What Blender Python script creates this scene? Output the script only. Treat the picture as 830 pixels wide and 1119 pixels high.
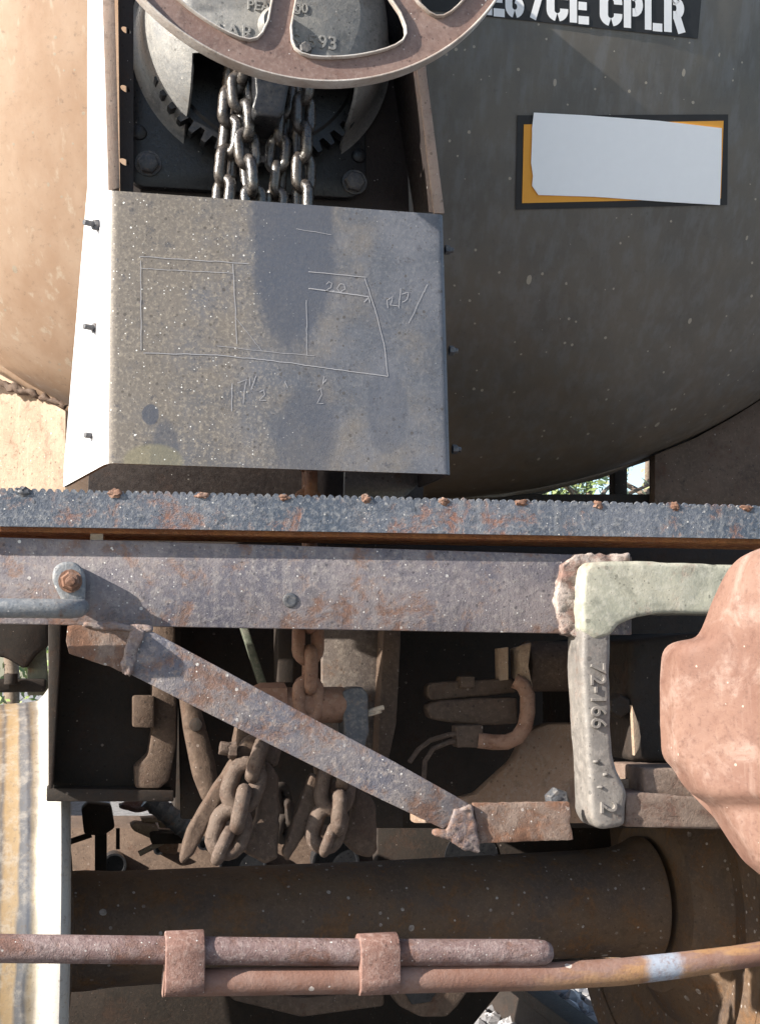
import bpy, bmesh, math, random
from mathutils import Vector, Matrix, noise
R = math.radians
random.seed(7)
for o in list(bpy.data.objects): bpy.data.objects.remove(o)
SC = bpy.context.scene
COL = SC.collection

# ------------------------------------------------------------------ camera, sky, sun, exposure
F, CX, CY = 1487.0, 415.0, 559.5            # focal length and centre in photo pixels
YAW, PITCH = R(12.7), R(5.86)
CAM = Vector((0, -0.5, 1.0))
FWD = Vector((math.sin(YAW)*math.cos(PITCH), math.cos(YAW)*math.cos(PITCH), math.sin(PITCH)))
RGT = Vector((math.cos(YAW), -math.sin(YAW), 0))
UPV = RGT.cross(FWD)
cd = bpy.data.cameras.new('camera'); cam = bpy.data.objects.new('camera', cd); COL.objects.link(cam)
cd.sensor_fit = 'VERTICAL'; cd.sensor_height = 24.0; cd.lens = 24.0*F/1119.0
cd.clip_start = 0.05; cd.clip_end = 500
cam.matrix_world = Matrix.Translation(CAM) @ Matrix((RGT, UPV, -FWD)).transposed().to_4x4()
SC.camera = cam
AZ, EL = R(73), R(26)
SUN = Vector((-math.sin(AZ)*math.cos(EL), -math.cos(AZ)*math.cos(EL), math.sin(EL)))
w = bpy.data.worlds.new('World'); SC.world = w; w.use_nodes = True
nt = w.node_tree; bg = nt.nodes['Background']
sk = nt.nodes.new('ShaderNodeTexSky'); sk.sky_type = 'NISHITA'; sk.sun_disc = False
sk.sun_elevation = EL; sk.sun_rotation = math.atan2(SUN.x, SUN.y)
nt.links.new(sk.outputs[0], bg.inputs[0]); bg.inputs[1].default_value = 0.10
sl = bpy.data.lights.new('sun', 'SUN'); sl.energy = 5.0; sl.angle = R(0.53); sl.color = (1.0, 0.93, 0.83)
so = bpy.data.objects.new('sun', sl); COL.objects.link(so); so.rotation_euler = SUN.to_track_quat('Z', 'Y').to_euler()
vs = SC.view_settings
vs.view_transform = 'Standard'; vs.look = 'None'; vs.gamma = 1.0; vs.use_curve_mapping = False; vs.exposure = 1.36
SC.cycles.max_bounces = 8; SC.cycles.use_denoising = True

# ------------------------------------------------------------------ helpers
def P(px, py, Y):
    """point of the real place at distance Y in front of the camera that the photo shows at (px, py)"""
    d = FWD*F + RGT*(px-CX) + UPV*(CY-py)
    return CAM + d*((Y-CAM.y)/d.y)
def M(n, Y, px=415, py=560): return n*((P(px, py-20, Y)-P(px, py+20, Y)).length/40)   # n photo pixels at distance Y, in metres
SHARP = {}
class B:
    def __init__(s): s.bm = bmesh.new()
    def take(s, t):
        me = bpy.data.meshes.new('tmp'); t.to_mesh(me); t.free(); s.bm.from_mesh(me); bpy.data.meshes.remove(me); return s
    def solid(s, front, back, bev=0.0, seg=2):
        t = bmesh.new()
        a = [t.verts.new(p) for p in front]; b = [t.verts.new(p) for p in back]; n = len(a)
        t.faces.new(a); t.faces.new(b[::-1])
        for i in range(n): t.faces.new((a[i], b[i], b[(i+1) % n], a[(i+1) % n]))
        bmesh.ops.recalc_face_normals(t, faces=t.faces[:])
        if bev > 0:
            bmesh.ops.bevel(t, geom=[e for e in t.edges], offset=bev, segments=seg, profile=0.5, affect='EDGES', clamp_overlap=True)
        bmesh.ops.triangulate(t, faces=[f for f in t.faces if len(f.verts) > 4])
        return s.take(t)
    def prism(s, poly, Y, depth, bev=0.0015, seg=2, rag=0.0, shift=(0, 0)):
        pts = [P(q[0], q[1], q[2] if len(q) > 2 else Y) for q in poly]
        if rag:
            out = []
            for i, p in enumerate(pts):
                q = pts[(i+1) % len(pts)]; k = max(1, int((q-p).length/0.008))
                for j in range(k):
                    c = p.lerp(q, j/k)
                    out.append(c + Vector((random.uniform(-1, 1), 0, random.uniform(-1, 1)))*rag)
            pts = out
        dv = Vector((shift[0], depth, shift[1]))
        return s.solid(pts, [p+dv for p in pts], bev, seg)
    def box(s, c, size, rot=None, bev=0.0015):
        hx, hy, hz = [v/2 for v in size]; m = rot or Matrix.Identity(3)
        f = [Vector(c) + m @ Vector(q) for q in ((-hx, -hy, -hz), (hx, -hy, -hz), (hx, -hy, hz), (-hx, -hy, hz))]
        g = [Vector(c) + m @ Vector(q) for q in ((-hx, hy, -hz), (hx, hy, -hz), (hx, hy, hz), (-hx, hy, hz))]
        return s.solid(f, g, bev)
    def tube(s, pts, r, seg=14, closed=False, flat=1.0, flatdir=None):
        pts = [Vector(p) for p in pts]; n = len(pts); t = bmesh.new()
        rs = r if isinstance(r, (list, tuple)) else [r]*n
        tan = []
        for i in range(n):
            a = pts[(i-1) % n] if closed or i > 0 else pts[i]
            b = pts[(i+1) % n] if closed or i < n-1 else pts[i]
            tan.append((b-a).normalized())
        u = flatdir.copy() if flatdir is not None else (Vector((0, 0, 1)) if abs(tan[0].z) < 0.9 else Vector((1, 0, 0)))
        u = (u - tan[0]*u.dot(tan[0])).normalized()
        rings = []
        for i in range(n):
            if i: u = (u - tan[i]*u.dot(tan[i])).normalized()
            v = tan[i].cross(u)
            rings.append([t.verts.new(pts[i] + (u*math.cos(2*math.pi*k/seg)*flat + v*math.sin(2*math.pi*k/seg))*rs[i]) for k in range(seg)])
        for i in range(n if closed else n-1):
            a, b = rings[i], rings[(i+1) % n]
            for k in range(seg): t.faces.new((a[k], a[(k+1) % seg], b[(k+1) % seg], b[k]))
        if not closed: t.faces.new(rings[0][::-1]); t.faces.new(rings[-1])
        bmesh.ops.recalc_face_normals(t, faces=t.faces[:])
        return s.take(t)
    def lathe(s, c, axis, prof, seg=48, start=0.0):
        """prof: (distance along axis, radius)"""
        t = bmesh.new(); ax = Vector(axis).normalized(); c = Vector(c)
        u = Vector((0, 0, 1)) if abs(ax.z) < 0.9 else Vector((1, 0, 0)); u = (u-ax*u.dot(ax)).normalized(); v = ax.cross(u)
        rings = []
        for a, r in prof:
            if r < 1e-6: rings.append([t.verts.new(c+ax*a)])
            else: rings.append([t.verts.new(c + ax*a + (u*math.cos(start+2*math.pi*k/seg)+v*math.sin(start+2*math.pi*k/seg))*r) for k in range(seg)])
        for a, b in zip(rings, rings[1:]):
            for k in range(seg):
                j = (k+1) % seg
                if len(a) == 1 and len(b) == 1: continue
                if len(a) == 1: t.faces.new((a[0], b[j], b[k]))
                elif len(b) == 1: t.faces.new((a[k], a[j], b[0]))
                else: t.faces.new((a[k], a[j], b[j], b[k]))
        bmesh.ops.recalc_face_normals(t, faces=t.faces[:])
        return s.take(t)
    def cyl(s, p0, p1, r, seg=28, ch=0.15):
        p0, p1 = Vector(p0), Vector(p1); L = (p1-p0).length; c = min(r*ch, L*0.3)
        return s.lathe(p0, p1-p0, [(0, 0), (0, r-c), (c*0.3, r-c*0.3), (c, r), (L-c, r), (L-c*0.3, r-c*0.3), (L, r-c), (L, 0)], seg)
    def hexb(s, c, n, r, h, start=0.0):
        return s.lathe(c, n, [(0, 0), (0, r), (h*0.75, r), (h*0.95, r*0.86), (h, r*0.8), (h, 0)], 6, start)
    def blob(s, c, rad, amp=0.25, sub=3, freq=1.6, seed=0):
        t = bmesh.new(); bmesh.ops.create_icosphere(t, subdivisions=sub, radius=1.0)
        for v in t.verts:
            d = v.co.copy(); k = 1 + amp*noise.fractal(d*freq + Vector((seed*7.3, seed*1.7, seed)), 0.8, 2.0, 4)
            v.co = Vector(c) + Vector((d.x*rad[0]*k, d.y*rad[1]*k, d.z*rad[2]*k))
        return s.take(t)
    def ring(s, c, t, n, L, Wd, r, seg=10):
        """one chain link: outer length L along t, outer width Wd, lying in the plane with normal n"""
        t = Vector(t).normalized(); n = Vector(n); n = (n-t*n.dot(t)).normalized(); v = n.cross(t)
        a = (L-Wd)/2; rr = Wd/2-r; pts = []
        for k in range(9): q = math.pi*k/8; pts.append(Vector(c) + t*(a+rr*math.sin(q)) + v*rr*math.cos(q))
        for k in range(9): q = math.pi*k/8; pts.append(Vector(c) - t*(a+rr*math.sin(q)) - v*rr*math.cos(q))
        return s.tube(pts, r, seg, closed=True, flatdir=n)
    def pillow(s, poly, Y, depth, rpx, rm, step=7.0):
        """cast lump: outline in photo pixels, front at distance Y(px, py) with edges rounded over rpx pixels by rm metres"""
        from mathutils.geometry import delaunay_2d_cdt
        yf = Y if callable(Y) else (lambda x, y: Y)
        o = []
        for i, p in enumerate(poly):
            q = poly[(i+1) % len(poly)]; k = max(1, int(math.hypot(q[0]-p[0], q[1]-p[1])/step*1.6))
            o += [Vector((p[0]+(q[0]-p[0])*j/k, p[1]+(q[1]-p[1])*j/k)) for j in range(k)]
        for _ in range(2): o = [(o[i-1]+o[i]*2+o[(i+1) % len(o)])/4 for i in range(len(o))]
        n = len(o)
        def dist(p):
            m = 1e9
            for i in range(n):
                a, c = o[i], o[(i+1) % n]; e = c-a; L = e.length_squared
                u = max(0, min(1, (p-a).dot(e)/L)) if L else 0
                m = min(m, (p-a-e*u).length)
            return m
        xs, ys = [p.x for p in o], [p.y for p in o]; pts = list(o)
        y = min(ys); row_ = 0
        while y < max(ys):
            x = min(xs)+(step/2 if row_ % 2 else 0)
            while x < max(xs):
                c = False
                for i in range(n):
                    a, d = o[i], o[(i+1) % n]
                    if (a.y > y) != (d.y > y) and x < (d.x-a.x)*(y-a.y)/(d.y-a.y)+a.x: c = not c
                p = Vector((x, y))
                if c and dist(p) > step*0.35: pts.append(p)
                x += step
            y += step*0.87; row_ += 1
        vo, _, fo, _, _, _ = delaunay_2d_cdt(pts, [], [list(range(n))], 1, 1e-4)
        t = bmesh.new(); V = []
        for v in vo:
            d = dist(v); k = max(0.0, 1-d/rpx); V.append(t.verts.new(P(v.x, v.y, yf(v.x, v.y)+rm*(1-math.sqrt(max(0, 1-k*k))))))
        for f in fo:
            try: t.faces.new([V[i] for i in f])
            except ValueError: pass
        be = [e for e in t.edges if e.is_boundary]
        r = bmesh.ops.extrude_edge_only(t, edges=be)
        for v in [g for g in r['geom'] if isinstance(g, bmesh.types.BMVert)]: v.co.y += depth
        bmesh.ops.holes_fill(t, edges=[e for e in t.edges if e.is_boundary], sides=0)
        bmesh.ops.triangulate(t, faces=[f for f in t.faces if len(f.verts) > 4])
        bmesh.ops.recalc_face_normals(t, faces=t.faces[:])
        return s.take(t)
    def rough(s, amp, freq, seed=0, cut=0.0):
        if cut:
            for _ in range(4):
                es = [e for e in s.bm.edges if e.calc_length() > cut]
                if not es: break
                bmesh.ops.subdivide_edges(s.bm, edges=es, cuts=1, use_grid_fill=True)
                bmesh.ops.triangulate(s.bm, faces=[f for f in s.bm.faces if len(f.verts) > 4])
        s.bm.normal_update()
        for v in s.bm.verts:
            v.co += v.normal*amp*noise.fractal(v.co*freq + Vector((seed, seed*2, 0)), 0.7, 2.0, 4)
        return s
def props(o, label=None, cat=None, group=None, kind=None):
    if label: o['label'] = label
    if cat: o['category'] = cat
    if group: o['group'] = group
    if kind: o['kind'] = kind
    return o
def out(name, b, mat, parent=None, label=None, cat=None, group=None, kind=None, ang=38):
    me = bpy.data.meshes.new(name)
    if parent is not None:
        q = parent; loc = Vector((0, 0, 0))
        while q: loc += q.location; q = q.parent
    else:
        vs_ = [v.co for v in b.bm.verts]
        lo = Vector([min(v[i] for v in vs_) for i in range(3)]); hi = Vector([max(v[i] for v in vs_) for i in range(3)])
        loc = Vector(((lo.x+hi.x)/2, (lo.y+hi.y)/2, lo.z))
    bmesh.ops.translate(b.bm, verts=b.bm.verts[:], vec=-loc)
    b.bm.to_mesh(me); b.bm.free()
    me.polygons.foreach_set('use_smooth', [True]*len(me.polygons)); me.set_sharp_from_angle(angle=R(ang))
    me.materials.append(mat)
    o = bpy.data.objects.new(name, me); COL.objects.link(o)
    if parent is not None: o.parent = parent
    else: o.location = loc
    return props(o, label, cat, group, kind)
def thing(name, loc, label, cat, group=None):
    o = bpy.data.objects.new(name, None); o.empty_display_size = 0.05; COL.objects.link(o); o.location = loc
    return props(o, label, cat, group)
def dup(o, delta, parent=None):
    c = o.copy(); COL.objects.link(c); c.location = o.location + Vector(delta)
    if parent: c.parent = parent
    return c

# ------------------------------------------------------------------ materials
class N:
    def __init__(s, name):
        s.m = bpy.data.materials.new(name); s.m.use_nodes = True; s.t = s.m.node_tree
        s.b = s.t.nodes['Principled BSDF']; s.tc = s.t.nodes.new('ShaderNodeTexCoord').outputs['Object']
    def lk(s, a, b): s.t.links.new(a, b)
    def put(s, sock, v):
        if hasattr(v, 'is_output'): s.lk(v, sock)
        else: sock.default_value = v
    def mapv(s, scale, loc=(0, 0, 0), rot=(0, 0, 0)):
        n = s.t.nodes.new('ShaderNodeMapping'); s.lk(s.tc, n.inputs[0]); n.inputs['Scale'].default_value = scale
        n.inputs['Location'].default_value = loc; n.inputs['Rotation'].default_value = rot; return n.outputs[0]
    def noise(s, scale, detail=6, rough=0.6, vec=None, dist=0.0):
        n = s.t.nodes.new('ShaderNodeTexNoise'); s.lk(vec or s.tc, n.inputs['Vector'])
        n.inputs['Scale'].default_value = scale; n.inputs['Detail'].default_value = detail; n.inputs['Roughness'].default_value = rough
        n.inputs['Distortion'].default_value = dist; return n.outputs['Fac']
    def rng(s, v, a, b, c=0.0, d=1.0):
        n = s.t.nodes.new('ShaderNodeMapRange'); s.lk(v, n.inputs[0]); n.interpolation_type = 'SMOOTHSTEP' if a < b else 'LINEAR'
        for i, x in enumerate((a, b, c, d)): n.inputs[i+1].default_value = x
        return n.outputs[0]
    def math(s, op, a, b=None):
        n = s.t.nodes.new('ShaderNodeMath'); n.operation = op; s.put(n.inputs[0], a)
        if b is not None: s.put(n.inputs[1], b)
        return n.outputs[0]
    def mix(s, f, a, b):
        n = s.t.nodes.new('ShaderNodeMix'); n.data_type = 'RGBA'; s.put(n.inputs[0], f)
        s.put(n.inputs[6], a if hasattr(a, 'is_output') else (*a, 1)); s.put(n.inputs[7], b if hasattr(b, 'is_output') else (*b, 1)); return n.outputs[2]
    def specks(s, scale, size, keep=0.5, vec=None):
        v = s.t.nodes.new('ShaderNodeTexVoronoi'); s.lk(vec or s.tc, v.inputs['Vector']); v.inputs['Scale'].default_value = scale
        sp = s.t.nodes.new('ShaderNodeSeparateColor'); s.lk(v.outputs['Color'], sp.inputs[0])
        lim = s.rng(sp.outputs[0], keep, 1.0, 0.0, size)
        wob = s.math('MULTIPLY', s.noise(scale*3, 2), size*0.5)
        d = s.math('ADD', v.outputs['Distance'], wob)
        n = s.t.nodes.new('ShaderNodeMath'); n.operation = 'LESS_THAN'; s.lk(d, n.inputs[0]); s.lk(lim, n.inputs[1]); return n.outputs[0]
    def xyz(s):
        n = s.t.nodes.new('ShaderNodeSeparateXYZ'); s.lk(s.tc, n.inputs[0]); return n.outputs
    def done(s, col, rough=0.7, metal=0.0, bump=None, strength=0.4, dist=0.002, spec=0.5):
        s.put(s.b.inputs['Base Color'], col if hasattr(col, 'is_output') else (*col, 1)); s.put(s.b.inputs['Roughness'], rough)
        s.put(s.b.inputs['Metallic'], metal); s.b.inputs['Specular IOR Level'].default_value = spec
        if bump is not None:
            n = s.t.nodes.new('ShaderNodeBump'); n.inputs['Strength'].default_value = strength; n.inputs['Distance'].default_value = dist
            s.lk(bump, n.inputs['Height']); s.lk(n.outputs[0], s.b.inputs['Normal'])
        return s.m
def weathered(name, base, base2, rust=(0.17, 0.075, 0.04), dust=(0.33, 0.29, 0.25), ra=0.4, da=0.4, speck=0.0, speckc=(0.62, 0.60, 0.57),
              rough=0.7, bump=0.5, streak=0.0, metal=0.0, k=1.0, spec=0.4, sscale=75):
    n = N(name)
    c = n.mix(n.rng(n.noise(9*k, 8, 0.65), 0.35, 0.65), base, base2)
    fine = n.noise(140*k, 6, 0.7)
    c = n.mix(n.math('MULTIPLY', n.rng(n.noise(38*k, 7, 0.7, dist=0.4), 0.5, 0.68), 0.55), c, tuple(v*0.5 for v in base))
    c = n.mix(n.math('MULTIPLY', n.rng(fine, 0.46, 0.66), da), c, dust)
    if streak:
        st = n.noise(1.0, 5, 0.6, n.mapv((70, 70, 5)))
        c = n.mix(n.math('MULTIPLY', n.rng(st, 0.5, 0.75), streak), c, dust)
    pit = n.math('MAXIMUM', n.specks(120*k, 0.34, 0.55), n.specks(290*k, 0.34, 0.5))
    c = n.mix(n.math('MULTIPLY', pit, 0.6), c, tuple(v*0.38 for v in base))
    rn = n.noise(16*k, 10, 0.72, dist=0.3)
    rm = n.rng(n.math('ADD', rn, n.math('MULTIPLY', n.math('SUBTRACT', fine, 0.5), 0.35)), 0.68-ra*0.45, 0.86-ra*0.45)
    rc = n.mix(n.rng(n.noise(90*k, 6, 0.7), 0.35, 0.65), rust, tuple(v*0.55 for v in rust))
    c = n.mix(n.math('MULTIPLY', rm, 0.8), c, rc)
    h = n.math('ADD', n.math('MULTIPLY', fine, 0.55), n.math('MULTIPLY', rm, -0.35))
    h = n.math('ADD', h, n.math('MULTIPLY', n.noise(420*k, 3, 0.6), 0.25))
    h = n.math('ADD', h, n.math('MULTIPLY', pit, -0.35))
    if speck:
        sm = n.math('MAXIMUM', n.specks(sscale, 0.24, 1-speck*0.6), n.specks(sscale*2.6, 0.30, 1-speck*0.9))
        c = n.mix(n.math('MULTIPLY', sm, n.rng(n.noise(55, 3), 0.35, 0.65, 0.25, 0.95)), c, speckc)
        h = n.math('ADD', h, n.math('MULTIPLY', sm, 0.5))
    rg = n.math('ADD', n.math('MULTIPLY', n.rng(fine, 0.3, 0.7), 0.25), rough-0.12)
    return n.done(c, rg, metal, h, bump, 0.003, spec)
MT = {}
MT['beam'] = weathered('beam_paint', (0.10, 0.095, 0.115), (0.19, 0.165, 0.168), rust=(0.19, 0.092, 0.055), dust=(0.30, 0.275, 0.26), ra=0.42, da=0.55, speck=0.5, rough=0.6, bump=0.65, streak=0.3)
MT['walk'] = weathered('walkway_paint', (0.055, 0.07, 0.095), (0.115, 0.125, 0.15), rust=(0.25, 0.095, 0.045), dust=(0.28, 0.28, 0.28), ra=0.36, da=0.55, speck=0.45, rough=0.5, bump=0.8, streak=0.35)
MT['foot'] = weathered('foot_steel', (0.125, 0.085, 0.068), (0.17, 0.125, 0.10), rust=(0.12, 0.06, 0.042), dust=(0.26, 0.20, 0.165), ra=0.4, da=0.45, rough=0.75, bump=0.7)
MT['rust_bar'] = weathered('rusted_grating', (0.34, 0.14, 0.055), (0.20, 0.075, 0.03), rust=(0.42, 0.19, 0.07), ra=0.6, da=0.3, rough=0.85, bump=0.7)
MT['brace'] = weathered('brace_paint', (0.10, 0.10, 0.125), (0.18, 0.16, 0.16), rust=(0.19, 0.095, 0.06), dust=(0.32, 0.28, 0.255), ra=0.5, da=0.65, speck=0.65, rough=0.6, bump=0.9)
MT['brace_rust'] = weathered('brace_rusted', (0.13, 0.085, 0.07), (0.21, 0.155, 0.125), rust=(0.19, 0.085, 0.045), dust=(0.33, 0.27, 0.225), ra=0.6, da=0.55, speck=0.4, rough=0.75, bump=0.9)
MT['weld'] = weathered('weld_bead', (0.10, 0.08, 0.085), (0.24, 0.19, 0.175), rust=(0.24, 0.11, 0.06), ra=0.5, da=0.5, rough=0.55, bump=0.9)
MT['rod'] = weathered('rod_paint', (0.13, 0.145, 0.165), (0.18, 0.185, 0.19), rust=(0.17, 0.10, 0.07), dust=(0.3, 0.29, 0.28), ra=0.32, da=0.5, speck=0.2, rough=0.5, bump=0.6)
MT['rustbolt'] = weathered('rusty_bolt', (0.17, 0.09, 0.06), (0.25, 0.15, 0.11), ra=0.6, da=0.6, rough=0.75, bump=0.6)
MT['side'] = weathered('pale_side', (0.55, 0.55, 0.58), (0.64, 0.63, 0.62), rust=(0.35, 0.28, 0.22), ra=0.08, da=0.3, rough=0.5, bump=0.2)
MT['edge'] = weathered('bracket_edge', (0.24, 0.18, 0.145), (0.30, 0.22, 0.18), rust=(0.22, 0.11, 0.07), ra=0.3, da=0.4, speck=0.1, rough=0.7, bump=0.4)
MT['black'] = weathered('black_oily_paint', (0.012, 0.013, 0.016), (0.02, 0.021, 0.024), rust=(0.03, 0.02, 0.015), dust=(0.07, 0.065, 0.06), ra=0.2, da=0.15, speck=0.05, rough=0.36, bump=0.35)
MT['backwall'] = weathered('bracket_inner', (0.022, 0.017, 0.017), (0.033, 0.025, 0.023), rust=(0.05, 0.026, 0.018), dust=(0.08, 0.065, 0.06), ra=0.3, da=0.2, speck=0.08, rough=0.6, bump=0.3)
MT['drum'] = weathered('gear_case_paint', (0.19, 0.195, 0.20), (0.25, 0.247, 0.237), rust=(0.15, 0.12, 0.10), dust=(0.42, 0.40, 0.37), ra=0.25, da=0.3, speck=0.1, rough=0.36, bump=0.4)
MT['chain'] = weathered('greasy_chain', (0.022, 0.021, 0.021), (0.05, 0.04, 0.033), rust=(0.09, 0.055, 0.035), dust=(0.16, 0.14, 0.125), ra=0.3, da=0.35, rough=0.3, bump=0.4, spec=0.9)
MT['chainrust'] = weathered('rusty_chain', (0.21, 0.105, 0.065), (0.26, 0.15, 0.10), rust=(0.18, 0.075, 0.04), dust=(0.34, 0.25, 0.19), ra=0.4, da=0.4, speck=0.12, rough=0.75, bump=0.6)
MT['chaindust'] = weathered('dusty_chain', (0.07, 0.047, 0.035), (0.105, 0.075, 0.058), rust=(0.08, 0.04, 0.025), dust=(0.20, 0.155, 0.13), ra=0.4, da=0.5, speck=0.35, rough=0.75, bump=0.9, speckc=(0.26, 0.21, 0.18))
MT['wheelpaint'] = weathered('brake_wheel_paint', (0.155, 0.098, 0.082), (0.205, 0.14, 0.118), rust=(0.12, 0.055, 0.04), dust=(0.30, 0.235, 0.21), ra=0.25, da=0.35, speck=0.1, rough=0.42, bump=0.3)
MT['lip'] = weathered('brake_wheel_lip', (0.46, 0.44, 0.42), (0.26, 0.21, 0.18), rust=(0.15, 0.08, 0.06), ra=0.25, da=0.5, rough=0.4, bump=0.4)  # pale colour paints in the sunlit edges of the brake wheel
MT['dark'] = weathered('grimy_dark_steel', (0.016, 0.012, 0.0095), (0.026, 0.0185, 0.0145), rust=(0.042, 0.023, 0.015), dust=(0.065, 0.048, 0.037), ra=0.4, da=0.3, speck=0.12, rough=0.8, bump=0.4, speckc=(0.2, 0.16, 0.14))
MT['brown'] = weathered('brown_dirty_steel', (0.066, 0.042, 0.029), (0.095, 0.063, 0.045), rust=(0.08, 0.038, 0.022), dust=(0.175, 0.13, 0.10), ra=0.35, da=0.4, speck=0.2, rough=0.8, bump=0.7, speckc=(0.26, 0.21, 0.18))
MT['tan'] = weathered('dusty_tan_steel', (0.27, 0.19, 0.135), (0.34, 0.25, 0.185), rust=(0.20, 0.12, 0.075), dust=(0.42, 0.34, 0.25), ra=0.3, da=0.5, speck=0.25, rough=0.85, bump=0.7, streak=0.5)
MT['cast'] = weathered('striker_cast_paint', (0.26, 0.265, 0.215), (0.38, 0.36, 0.29), rust=(0.24, 0.14, 0.10), dust=(0.50, 0.48, 0.41), ra=0.34, da=0.4, rough=0.5, bump=0.55, k=0.55)
MT['castpost'] = weathered('striker_post_steel', (0.15, 0.14, 0.132), (0.205, 0.19, 0.175), rust=(0.15, 0.095, 0.075), dust=(0.30, 0.275, 0.25), ra=0.36, da=0.4, rough=0.48, bump=0.5, k=0.6)
MT['coupler'] = None
MT['pipe'] = weathered('rusty_pipe', (0.145, 0.09, 0.085), (0.20, 0.145, 0.14), rust=(0.15, 0.065, 0.042), dust=(0.34, 0.28, 0.27), ra=0.48, da=0.55, speck=0.35, rough=0.65, bump=1.0)
MT['clamp'] = weathered('pipe_clamp_rust', (0.165, 0.088, 0.07), (0.21, 0.125, 0.105), rust=(0.145, 0.06, 0.04), dust=(0.34, 0.25, 0.22), ra=0.42, da=0.5, speck=0.3, rough=0.72, bump=0.8)
MT['axle'] = weathered('axle_rust', (0.12, 0.075, 0.045), (0.075, 0.053, 0.042), rust=(0.17, 0.085, 0.035), dust=(0.2, 0.15, 0.11), ra=0.45, da=0.35, speck=0.6, speckc=(0.36, 0.33, 0.31), rough=0.7, bump=0.6, sscale=26)
MT['brighttab'] = weathered('pale_steel', (0.45, 0.36, 0.28), (0.5, 0.42, 0.33), ra=0.1, da=0.3, rough=0.7, bump=0.3)
MT['boltgrey'] = weathered('grey_bolt', (0.055, 0.06, 0.07), (0.09, 0.092, 0.10), ra=0.25, da=0.3, rough=0.5, bump=0.5)

def mat_coupler():
    n = N('coupler_rust'); X = n.xyz()
    c = n.mix(n.rng(n.noise(5, 7, 0.6), 0.35, 0.65), (0.15, 0.08, 0.06), (0.215, 0.13, 0.10))
    c = n.mix(n.math('MULTIPLY', n.rng(n.noise(13, 8, 0.65, dist=0.6), 0.48, 0.68), 0.6), c, (0.33, 0.24, 0.205))
    c = n.mix(n.math('MULTIPLY', n.rng(n.noise(1.0, 6, 0.6, n.mapv((60, 60, 7), rot=(0, R(8), 0))), 0.55, 0.75), 0.25), c, (0.35, 0.265, 0.225))
    c = n.mix(n.math('MULTIPLY', n.rng(n.noise(18, 10, 0.75), 0.50, 0.68), 0.6), c, (0.10, 0.047, 0.035))
    c = n.mix(n.math('MULTIPLY', n.rng(n.noise(130, 6, 0.75), 0.5, 0.68), 0.5), c, (0.085, 0.042, 0.032))
    sp = n.math('MAXIMUM', n.specks(24, 0.16, 0.72), n.specks(80, 0.22, 0.75))
    c = n.mix(n.math('MULTIPLY', sp, 0.7), c, (0.42, 0.34, 0.29))
    h = n.math('ADD', n.noise(110, 6, 0.65), n.math('MULTIPLY', n.noise(24, 6, 0.6), 0.8))
    return n.done(c, n.rng(n.noise(30, 5), 0.3, 0.7, 0.6, 0.85), 0, h, 0.35, 0.002, 0.35)
MT['coupler'] = mat_coupler()
def mat_lower_pipe():
    n = N('long_pipe_rust'); x = n.xyz()[0]
    c = n.mix(n.rng(n.noise(14, 8, 0.7), 0.4, 0.62), (0.165, 0.085, 0.062), (0.21, 0.13, 0.105))
    yel = n.math('MULTIPLY', n.rng(n.noise(1.0, 5, 0.6, n.mapv((11, 40, 40))), 0.42, 0.6), n.rng(x, -0.12, 0.16))
    c = n.mix(n.math('MULTIPLY', yel, 0.6), c, (0.36, 0.20, 0.075))
    wb = n.math('ADD', x, n.math('MULTIPLY', n.noise(60, 4), 0.02))
    band = n.math('MULTIPLY', n.math('MULTIPLY', n.rng(wb, 0.172, 0.190), n.rng(n.noise(45, 6, 0.7), 0.35, 0.5, 0.35, 1.0)), n.rng(wb, 0.242, 0.224))
    c = n.mix(band, c, (0.27, 0.30, 0.36))
    c = n.mix(n.math('MULTIPLY', n.rng(n.noise(120, 6, 0.7), 0.5, 0.7), 0.6), c, (0.17, 0.08, 0.05))
    c = n.mix(n.math('MULTIPLY', n.specks(40, 0.3, 0.7), 0.7), c, (0.55, 0.5, 0.46))
    return n.done(c, 0.7, 0, n.noise(150, 6, 0.7), 0.6, 0.002)
MT['longpipe'] = mat_lower_pipe()

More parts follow.
